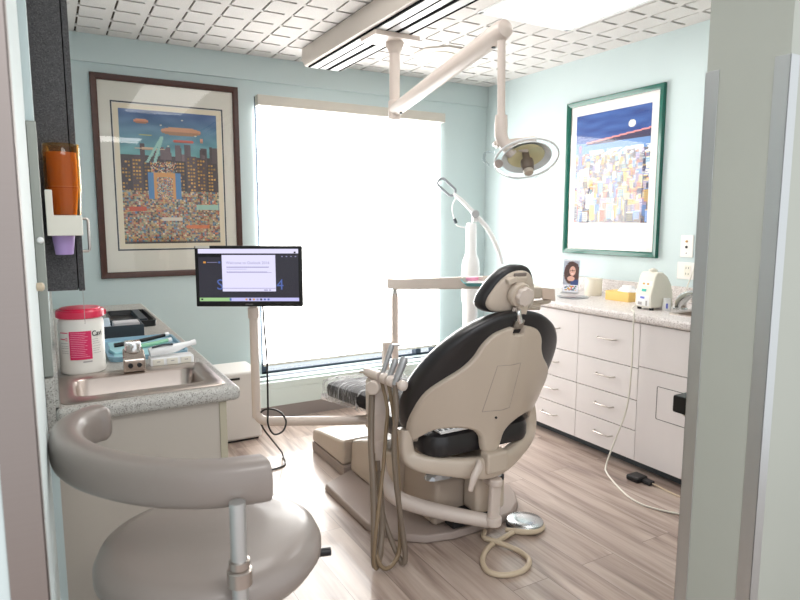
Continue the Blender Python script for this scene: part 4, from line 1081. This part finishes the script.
g.build('plastic_cover', fm, lr, ang=12)
g = G(); rs = random.Random(11)
fr = [[(XC-.235+.16*k/8, 3.30-.02*k+rs.uniform(-.01, .01), .378-j*.022+rs.uniform(-.006, .006)) for k in range(9)] for j in range(3)]
g.rings(fr, False, False, closed=False); g.build('cover_hem', mat('white_film', (235, 236, 240), .3), lr, ang=10)

# backrest shells
def bk(a, z, d_, c=.32):
    k = min(1.15, max(0, (1.0-z)/.5))
    return V((XC+a, 2.08-.5*(z-.5)+d_+c*a*a+k*(-.095+.98*a*a), z))
cush = [(0, .548), (.12, .548), (.22, .540), (.30, .520), (.345, .525), (.365, .570), (.380, .65), (.374, .74), (.350, .82), (.305, .895), (.235, .962), (.15, 1.008), (.07, 1.030), (0, 1.035)]
cush = [(a*.955, z) for a, z in cush]
co = smooth2(mirror(cush), 3)
g = G(); g.pillow(co, [(1.75, .018), (1.5, .016), (1.25, .012), (.05, .010), (.02, .008), (.006, .014), (0, .03), (-.0, .065), (.006, .09), (.02, .108), (.05, .12), (.1, .124), (1.5, .118), (1.8, .112)], lambda a, z, d_: bk(a, z, d_), c=(0, .74))
g.build('back_cushion', M['black_vinyl'], ch, ang=70)
pan = [(0, .412), (.032, .415), (.048, .445), (.060, .49), (.10, .525), (.17, .542), (.25, .533), (.295, .495), (.318, .478), (.334, .51), (.342, .58), (.336, .65), (.315, .715), (.268, .765), (.205, .815), (.168, .862), (.148, .91), (.108, .952), (.05, .972), (.028, .972), (.026, .945), (0, .945)]
po = mirror(pan)
def smp(o, k=3): return smooth2(o, k)
po = smp(po, 3)
def pk(a, z, d_):
    ridge = -.012*math.exp(-(a/.035)**2)
    tong = -.012*max(0, (.50-z)/.1)
    return bk(a, z, d_+ridge*(1 if d_ < .004 else 0)+tong, .30)
g = G()
# triangulated shell: outline, inner grid built by scaling about a spine keeps the bell shape
def shell(o, d0, d1, edge, fn, c):
    g = G(); g.pillow(o, [(.004, d0), (0, d0-edge*.4), (.003, d1+edge*.3), (.008, d1), ], fn, c)
    return g
gg = G(); nr = offs(po)
r0 = [pk(a, z, .018) for a, z in po]
r1 = [pk(a, z, .002) for a, z in po]
r2 = [pk(a-n_[0]*.004, z-n_[1]*.004, -.006) for (a, z), n_ in zip(po, nr)]
r3 = [pk(a-n_[0]*.010, z-n_[1]*.010, -.0085) for (a, z), n_ in zip(po, nr)]
gg.rings([r0, r1, r2, r3], True, False)
# fill inside of r3 by a constrained grid
inner = [(a-n_[0]*.010, z-n_[1]*.010) for (a, z), n_ in zip(po, nr)]
from mathutils.geometry import delaunay_2d_cdt
grid = [(a*.03-.33, .4+z*.03) for a in range(23) for z in range(20)]
def inside(p, poly):
    c = False
    for i in range(len(poly)):
        (x1_, y1_), (x2_, y2_) = poly[i-1], poly[i]
        if (y1_ > p[1]) != (y2_ > p[1]) and p[0] < (x2_-x1_)*(p[1]-y1_)/(y2_-y1_)+x1_: c = not c
    return c
gp = [p for p in grid if inside(p, [(a*.97, z) for a, z in inner])]
n0 = len(inner)
res = delaunay_2d_cdt([V(p) for p in inner+gp], [], [list(range(n0))], 1, 1e-6)
gg.add([pk(p.x, p.y, -.0085) for p in res[0]], [tuple(f) for f in res[2]])
bs = gg.build('back_shell', M['beige'], ch, ang=45)
# access hatch outline and screw
g = G(); h1 = [(-.115, .60), (.045, .60), (.045, .78), (-.095, .78)]
h1 = [(-.05, .575), (.085, .575), (.085, .77), (-.035, .77)]
h1 = [(-.085, .612), (.052, .612), (.052, .815), (-.065, .815)]
h2 = [(a+(.002 if a < -.05 else -.002), z+(.002 if z < .6 else -.002)) for a, z in h1]
def ln(p, q, n=10): return [(p[0]+(q[0]-p[0])*k/n, p[1]+(q[1]-p[1])*k/n) for k in range(n)]
hh1 = sum([ln(h1[k], h1[(k+1) % 4]) for k in range(4)], [])
g.tube([pk(a, z, -.0088) for a, z in hh1+hh1[:1]], .0013, 6, 0); g.build('hatch_outline', M['mauve'], bs)
g = G(); q = pk(-.018, .578, -.012); g.cyl(q, q+V((0, .006, .002)), .005, n=12); g.build('screw', M['dark'], bs)

# headrest
def hk(a, z, d_): return V((XC+.0+a, 1.885+d_+1.7*a*a-(z-1.02)*.25, z))
hd = [(0, 1.028), (.07, 1.026), (.108, 1.034), (.132, 1.058), (.132, 1.09), (.118, 1.125), (.095, 1.165), (.06, 1.20), (.025, 1.214), (0, 1.216)]
ho = smooth2(mirror(hd), 3)
hr = thing('_', (0, 0, 0), 'x', 'x'); bpy.data.objects.remove(hr)
g = G(); g.pillow(ho, [(1.7, .0), (1.3, .0), (.03, .0), (.01, .0), (.003, .006), (0, .018), (0, .045), (.006, .062), (.02, .074), (.04, .08), (1.6, .078)], lambda a, z, d_: hk(a, z, d_), c=(0, 1.11))
hc_ = g.build('headrest_cushion', M['black_vinyl'], ch, ang=70)
hp = [(a*.88, 1.038+(z-1.028)*.86-.006) for a, z in hd]
g = G(); g.pillow(smooth2(mirror(hp), 3), [(0, .002), (0, -.006), (.003, -.012), (.008, -.016), (1.5, -.018), (1.8, -.018)], lambda a, z, d_: hk(a, z, d_), c=(0, 1.10))
hs = g.build('headrest_shell', M['beige'], ch, ang=50)
kb = hk(0, 1.105, -.02)
hn = V((0, -1, -.25)).normalized()
hu = V((0, -.25, 1)).normalized()
g = G(); g.obox(kb+V((-.002, -.006, .040)), (1, 0, 0), hn, hu, .028, .014, .030)
g.obox(kb+V((.012, -.008, -.055)), (1, 0, 0), hn, hu, .024, .012, .045)
g.build('headrest_bracket', M['beige'], ch, bevel=.006, seg=3)
g = G(); g.lathe([(.001, 0), (.047, 0), (.049, .004), (.049, .022), (.045, .028), (.001, .028)], kb+V((-.006, 0, 0)), hn, 36); g.build('hub', M['beige'], ch)
g = G()
prof = []
for r, hgt in ((.001, .026), (.035, .026), (.037, .03), (.037, .046), (.034, .051), (.001, .052)): prof.append((r, hgt))
lo_ = []
a_ = V((1, 0, 0)); b_ = hn.cross(a_)
for r, hgt in prof: lo_.append([kb+hn*hgt+(a_*math.cos(t)+b_*math.sin(t))*r*(1+.06*math.cos(8*t)) for t in [2*PI*k/64 for k in range(64)]])
g.rings(lo_); g.build('locking_knob', M['beige2'], ch)
g = G(); q = hk(-.008, 1.178, -.019); g.obox(q, (1, 0, 0), hn, hu, .03, .004, .008); g.build('slot', mat('taupe_slot', (130, 118, 112), .5), hs, bevel=.003)
g = G(); q = hk(-.045, 1.16, -.022); g.obox(q, (1, 0, .3), hn, (-.3, 0, 1), .024, .012, .011); g.build('clip', M['beige'], ch, bevel=.004)
# steel slide bar, with latch
g = G(); g.obox((XC, 1.865, 1.0), (1, 0, 0), (0, -1, -.45), (0, -.45, 1), .022, .006, .055); g.build('slide_bar', M['beige2'], ch, bevel=.003)
g = G(); g.tube([(XC-.004, 1.835, 1.045), (XC-.010, 1.828, 1.03), (XC-.004, 1.83, 1.008), (XC+.004, 1.83, .99)], [.009, .011, .012, .011], 14); g.build('latch', M['chrome'], ch)
g = G(); g.obox((XC+.002, 1.842, .982), (1, 0, 0), (0, -1, -.45), (0, -.45, 1), .024, .006, .02); g.build('latch_guide', M['nickel'], ch, bevel=.003)
# magazine on the seat
mg = thing('magazine', (1.44, 2.095, .513), 'white magazine with dark stripes lying on the black chair seat', 'magazine')
g = G(); g.obox((1.44, 2.095, .517), (1, .0, 0), (0, 1, 0), UP, .085, .055, .004); g.build('pages', M['white'], mg, bevel=.001)
g = G()
for k in range(6): g.obox((1.375+.026*k, 2.095, .5214), (1, 0, 0), (.2, 1, 0), UP, .007, .04, .0004)
g.build('printed_stripes', M['ink'], mg, smooth=False)

# ============================================================ ASSISTANT INSTRUMENT ARM
aa = thing('instrument_holder', (1.25, 2.28, .1), 'beige post holding handpieces and hoses at left of dental chair', 'instrument stand')
g = G(); g.box(1.655-.028, 1.655+.028, 2.0, 2.035, .11, .27)
g = G(); g.rings([[(1.60+a*.026+ox, 1.985+b*.014, z) for a, b in ((-1, -1), (1, -1), (1, 1), (-1, 1))] for z, ox in ((.115, -.008), (.285, 0))])
g.cyl((1.60, 1.985, .262), (1.60, 1.985, .293), .030, n=24); g.cyl((1.592, 1.985, .085), (1.592, 1.985, .125), .036, n=24)
g.obox((1.61, 2.03, .26), (1, 0, 0), (.1, 1, 0), UP, .022, .06, .012)
g.build('link', M['beige2'], aa, bevel=.008, seg=3)
g = G(); g.tube([(1.60, 1.985, .098), (1.57, 2.01, .10), (1.45, 2.095, .122), (1.34, 2.185, .145), (1.26, 2.255, .18), (1.21, 2.29, .26), (1.198, 2.298, .34), (1.195, 2.30, .44)], [.028, .03, .032, .033, .035, .036, .035, .034], 24, 6, )
g.build('curved_arm', M['beige2'], aa)
g = G(); g.rings([[(1.195+a, 2.30+b, z) for a, b in rrect(-w, w, -w*.8, w*.8, w*.35)] for z, w in ((.42, .036), (.56, .038), (.562, .043), (.70, .043), (.715, .036))])
g.build('column', M['beige2'], aa, ang=30)
bar0 = V((1.168, 2.315, .737)); bar1 = V((1.192, 2.035, .735)); bd = (bar1-bar0).normalized()
g = G(); g.tube([bar0-bd*.03, bar0, bar0+(bar1-bar0)*.30], [.018, .022, .022], 20, 0); g.build('holder_bar', M['beige2'], aa, bevel=.003)
g = G(); q = V((1.172, 2.262, .692)); g.cyl(q, q+V((-.035, -.03, 0)), .030, n=28); g.build('round_knob', M['beige2'], aa, bevel=.006, seg=3)
g = G(); g.tube([bar0-bd*.03, bar0-bd*.05+V((-.02, 0, -.005))], [.006, .006], 10, 0); g.build('catch', M['chrome'], aa)
fr_ = [(.36, .50), (.54, .68), (.72, .95)]
for a, b in fr_[:2]:
    g = G(); g.tube([bar0+(bar1-bar0)*a, bar0+(bar1-bar0)*(a+.02), bar0+(bar1-bar0)*(b-.02), bar0+(bar1-bar0)*b], [.019, .023, .023, .019], 20, 0); g.build('holder_clip', M['beige2'], aa)
g = G(); g.lathe([(.001, -.022), (.012, -.019), (.021, -.008), (.021, .008), (.012, .019), (.001, .022)], bar0+(bar1-bar0)*.88, bd, 28); g.build('end_knob', M['beige2'], aa)
g = G(); g.cyl(bar0+(bar1-bar0)*.25, bar0+(bar1-bar0)*.8, .007, n=12); g.build('rod', M['mauve'], aa)
# handpieces + hoses
hoses = [
 (.33, V((.052, .0, .135)), .0105, 'slim grey handpiece farthest back on the holder, with hose', [V(p) for p in ((1.175, 2.17, .62), (1.158, 2.15, .533), (1.127, 2.12, .379), (1.087, 2.08, .255), (1.053, 2.05, .13), (1.043, 2.04, .05), (1.056, 2.04, .014), (1.10, 2.08, .06), (1.117, 2.12, .166), (1.15, 2.2, .24), (1.17, 2.26, .36))], 'hose2'),
 (.52, V((.035, .0, .085)), .012, 'short grey handpiece in middle clip of holder, with hose', [V(p) for p in ((1.178, 2.12, .6), (1.19, 2.11, .40), (1.185, 2.09, .25), (1.167, 2.05, .121), (1.152, 2.04, .043), (1.095, 2.02, .014), (1.061, 2.03, .04), (1.06, 2.07, .12), (1.10, 2.15, .25), (1.15, 2.25, .40))], 'hose2'),
 (.70, V((.045, .0, .10)), .0155, 'thick grey suction handpiece nearest the front of the holder', [V(p) for p in ((1.17, 2.085, .62), (1.156, 2.08, .513), (1.154, 2.06, .353), (1.166, 2.04, .189), (1.173, 2.02, .06), (1.168, 2.02, .016), (1.159, 2.05, .032), (1.139, 2.1, .118), (1.143, 2.16, .186), (1.161, 2.22, .27), (1.175, 2.26, .36))], 'hose')]
M['grey_hp'] = mat('grey_handpiece', (176, 176, 178), .3, metal=.4)
for f_, dv_, r_, lab, pts, hm in hoses:
    q = bar0+(bar1-bar0)*f_
    t = thing('handpiece', tuple(q), lab, 'dental handpiece', 'handpieces in the chair side holder')
    g = G(); g.tube([q-dv_*.1, q+dv_*.1, q+dv_*.55, q+dv_*.9, q+dv_], [r_*.75, r_*.85, r_, r_*1.15, r_*.8], 18, 0); g.build('body', M['grey_hp'], t)
    if f_ < .4: 
        g = G(); e = q+dv_; g.tube([e-dv_*.02, e+V((.03, -.018, -.002))], .006, 10, 0); g.build('nozzle', M['chrome'], t)
    g = G(); g.tube([q-dv_*.05]+pts, r_*.72, 12, 6); g.build('hose', M[hm], t)
# one thick hose hanging close to the post
g = G(); g.tube([(1.15, 2.26, .654), (1.114, 2.2, .483), (1.086, 2.13, .341), (1.064, 2.08, .197), (1.048, 2.05, .08), (1.055, 2.05, .018), (1.075, 2.05, .081), (1.111, 2.1, .155), (1.149, 2.18, .221), (1.17, 2.24, .32)], .0135, 12, 6)
tag(g.build('suction_hose', M['hose']), 'thick grey-beige hose hanging straight down along the beige post', 'hose')

# ============================================================ DELIVERY UNIT (beam, tray, head)
du = thing('delivery_unit', (1.88, 3.38, .0), 'beige post, long horizontal beam and small console behind the headrest', 'dental console')
pa = V((1.865, 3.34, 0)); pb_ = V((1.94, 2.52, 0))
bdv = (pb_-pa).normalized(); bsd = V((-bdv.y, bdv.x, 0))
g = G(); g.rings([[pa+bdv*t_+bsd*a+UP*(z0+b) for a, b in rrect(-.03, .03, -.033, .033, .008)] for t_, z0 in ((-.045, .998), (.05, 1.0), (.84, 1.075))])
g.build('beam', M['beige2'], du, bevel=.003)
g = G(); g.cyl(pa+UP*.935, pa+UP*.97, .014); g.build('spindle', M['steel'], du)
g = G(); g.lathe([(.021, .33), (.021, .915), (.018, .935), (.001, .936)], pa, n=24); g.build('post', M['beige2'], du)
g = G(); g.box(pa.x-.085, pa.x+.02, pa.y-.02, pa.y+.02, .60, .635); g.box(pa.x-.085, pa.x-.05, pa.y-.02, pa.y+.02, .46, .60); g.build('bracket', M['beige2'], du, bevel=.004)
g = G(); g.cyl(pa+UP*.0, pa+UP*.34, .035); g.cyl(pa, pa+UP*.02, .09); g.build('foot', M['beige2'], du, bevel=.003)
dh = du
g = G(); g.obox((2.06, 2.44, 1.03), HR, HF, UP, .125, .10, .030); g.build('console', M['beige'], dh, bevel=.012, seg=3)
g = G(); g.obox((2.07, 2.36, .955), HR, HF, UP, .075, .022, .014); g.build('handle', M['beige'], dh, bevel=.01, seg=3)
g = G(); c_ = V((2.165, 2.30, 1.02)); g.obox(c_, HR+UP*-.12, UP*.9+HF*.35, -HF*.9+UP*.35, .034, .030, .009); g.build('control_pad', mat('warm_pad', (206, 184, 170), .4), dh, bevel=.004)
g = G(); g.tube([c_+UP*-.01, c_+V((.0, 0, -.035)), c_+V((-.07, .04, -.045))], .012, 14); g.build('pad_stem', M['beige'], dh)
tr_ = thing('tray', (1.97, 2.52, 1.085), 'teal lined instrument tray balanced on the delivery console', 'tray')
g = G(); tc_ = V((1.985, 2.50, 0))
def trp(a, b, z): return tc_+HR*a+HF*b+UP*z
oo = rrect(-.17, .17, -.12, .12, .03)
g.rings([[trp(a*.92, b*.92, 1.062) for a, b in oo], [trp(a, b, 1.078) for a, b in oo], [trp(a*.98, b*.98, 1.078) for a, b in oo], [trp(a*.9, b*.9, 1.065) for a, b in oo]]); g.build('pan', M['teal_paper'], tr_, ang=40)
g = G(); g.prism([(-.16, -.11), (-.03, -.13), (.02, .02), (-.12, .04)], lambda a, b: trp(a, b, 1.079), lambda a, b: trp(a, b, 1.082)); g.build('paper_liner', M['white'], tr_)
g = G(); g.prism([(-.155, -.03), (-.09, .03), (-.06, .02), (-.125, -.045)], lambda a, b: trp(a, b, 1.083), lambda a, b: trp(a, b, 1.10)); tag(g.build('paper_packet', M['pinkthing'], bevel=.003), 'bright pink packet on the tray left of the headrest', 'packet')
# little keypad below, behind chair

# ============================================================ FOOT CONTROL
fc2 = thing('foot_control', (1.80, 2.03, 0), 'round brushed steel foot control disc on floor behind the chair', 'foot control')
g = G(); g.lathe([(.075, 0), (.085, .004), (.086, .014), (.08, .018)], (1.815, 2.035, 0), n=48); g.build('base', M['dark'], fc2)
M['spun'] = mat('spun_steel', (200, 205, 208), .22, metal=1)
M['spun'].node_tree.nodes['Principled BSDF'].inputs['Anisotropic'].default_value = .8
g = G(); g.lathe([(.08, .018), (.084, .021), (.084, .026), (.078, .032), (.03, .037), (.001, .038)], (1.815, 2.035, 0), n=64); g.build('disc', M['spun'], fc2, ang=60)
g = G(); g.tube([(1.70, 2.03, .014), (1.745, 1.98, .016), (1.80, 1.948, .016), (1.86, 1.965, .014), (1.888, 2.01, .012)], [.01, .013, .011, .009, .007], 12, sx=1.2); g.build('cord_guard', M['cord_beige'], fc2)
g = G(); g.tube([(1.72, 2.0, .012), (1.66, 1.985, .012), (1.55, 1.955, .012), (1.465, 1.89, .011), (1.43, 1.81, .011), (1.47, 1.755, .011), (1.555, 1.745, .011), (1.625, 1.79, .011), (1.635, 1.87, .011), (1.59, 1.955, .022), (1.565, 2.01, .022), (1.60, 2.055, .022)], .011, 12, 8)
tag(g.build('foot_control_hose', M['cord_beige']), 'thick beige hose looped on floor beside steel foot disc', 'hose')
g = G(); g.tube([(1.92, 2.60, .009), (2.01, 2.58, .009), (2.10, 2.60, .009), (2.13, 2.66, .009), (2.08, 2.72, .009), (1.95, 2.73, .009)], .009, 10, 8)
tag(g.build('floor_cord', M['cord_beige']), 'short beige cord loop on floor between chair and drawers', 'cord')

# ============================================================ STOOL (front left)
so = thing('assistant_stool', (.285, 1.40, 0), 'taupe vinyl stool with curved arm rest, large in the left foreground', 'stool')
sx_, sy_ = .29, 1.395
g = G(); g.lathe([(.001, .565), (.20, .57), (.235, .585), (.252, .61), (.252, .63), (.24, .655), (.20, .668), (.12, .668), (.001, .662)], (sx_, sy_, 0), n=64); g.build('seat', M['taupe_vinyl'], so, ang=70)
g = G(); g.lathe([(.12, .55), (.13, .565), (.001, .566)], (sx_, sy_, 0)); g.cyl((sx_, sy_, .10), (sx_, sy_, .56), .028); g.build('column', M['chrome'], so)
for k in range(5):
    a = 2*PI*k/5+.3; e = V((sx_+.25*math.cos(a), sy_+.25*math.sin(a), .075))
    g = G(); g.tube([(sx_+.02*math.cos(a), sy_+.02*math.sin(a), .12), ((sx_+e.x)/2, (sy_+e.y)/2, .10), e], [.022, .018, .014], 12); lg = g.build('leg', M['black'], so)
    g = G(); g.cyl(e+V((0, -.012, -.047)), e+V((0, .012, -.047)), .028, n=20); g.build('caster', M['dark'], lg)
pp = V((.283, 1.125, 0))
g = G(); g.cyl(pp+UP*.50, pp+UP*.85, .0155); g.tube([pp+UP*.55, pp+UP*.53+V((0, .03, -.02)), (sx_, sy_-.05, .535)], .014, 12); g.build('arm_post', M['steel'], so)
g = G(); g.lathe([(.018, .68), (.024, .683), (.024, .712), (.018, .716)], pp, n=28); g.lathe([(.017, .716), (.020, .718), (.020, .732), (.016, .734)], pp, n=28); g.build('collar', M['nickel'], so)
arm = [(.105, 1.72), (.060, 1.70), (.017, 1.63), (.010, 1.52), (.042, 1.41), (.105, 1.31), (.18, 1.235), (.26, 1.19), (.335, 1.172), (.352, 1.171)]
P_, _ = cat([V((x, y, .868)) for x, y in arm], [0]*len(arm), 6)
rings = []; n_ = len(P_)
for i, p in enumerate(P_):
    t_ = (P_[min(i+1, n_-1)]-P_[max(i-1, 0)]).normalized(); w = t_.cross(UP)
    e = min(i, n_-1-i); k = 1-max(0, (2-e))*.10 if e < 3 else 1
    if e == 0: k = .78
    lift = .0
    rings.append([p+w*(.037*k*ca)+UP*(.046*k*sa+lift) for ca, sa in [(math.copysign(abs(math.cos(q))**.62, math.cos(q)), math.copysign(abs(math.sin(q))**.7, math.sin(q))) for q in [2*PI*j/28 for j in range(28)]]])
g = G(); g.rings(rings); g.build('arm_rest', M['taupe_vinyl'], so, ang=60)
g = G(); a = V((sx_+.10, sy_+.02, .555)); g.tube([a, a+V((.16, -.03, -.01))], .005, 8, 0); g.tube([a+V((.14, -.026, -.009)), a+V((.19, -.036, -.012))], .011, 12, 0)
g.build('height_lever', M['black'], so)

# ============================================================ LIGHT
w = bpy.data.worlds.new('World'); S.world = w; w.use_nodes = True
bg = w.node_tree.nodes['Background']; bg.inputs[0].default_value = (.93, .97, 1.0, 1); bg.inputs[1].default_value = .8
def area(name, loc, rot, sx, sy, e, col=(1, 1, 1)):
    l = bpy.data.lights.new(name, 'AREA'); l.shape = 'RECTANGLE'; l.size = sx; l.size_y = sy; l.energy = e; l.color = col
    o = bpy.data.objects.new(name, l); COL.objects.link(o); o.location = loc; o.rotation_euler = rot
    return o
# daylight outside the window
area('daylight', (2.12, 5.2, 1.6), (math.radians(-90), 0, 0), 3, 3, 60)
# unseen fill light added behind the photographer for the doorway walls
area('corridor_fill', (.6, -.6, 2.5), (0, 0, 0), 1.2, .6, 16, (1, .98, .95))

# ============================================================ CAMERA
yaw = math.radians(29.65); pitch = math.atan(78/616)
F = V((math.sin(yaw)*math.cos(pitch), math.cos(yaw)*math.cos(pitch), -math.sin(pitch)))
cam = bpy.data.cameras.new('Camera'); co_ = bpy.data.objects.new('Camera', cam); COL.objects.link(co_)
co_.location = (0, 0, 1.38); co_.rotation_euler = F.to_track_quat('-Z', 'Y').to_euler()
cam.sensor_width = 36; cam.lens = 616/800*36; cam.clip_start = .02
cam.dof.use_dof = True; cam.dof.focus_distance = 2.9; cam.dof.aperture_fstop = 6.3
S.camera = co_
for o in bpy.data.objects:
    if '_w' in o: del o['_w']
S.view_settings.view_transform = 'Standard'; S.view_settings.look = 'None'
S.view_settings.exposure = .62; S.view_settings.gamma = 1; S.view_settings.use_curve_mapping = False
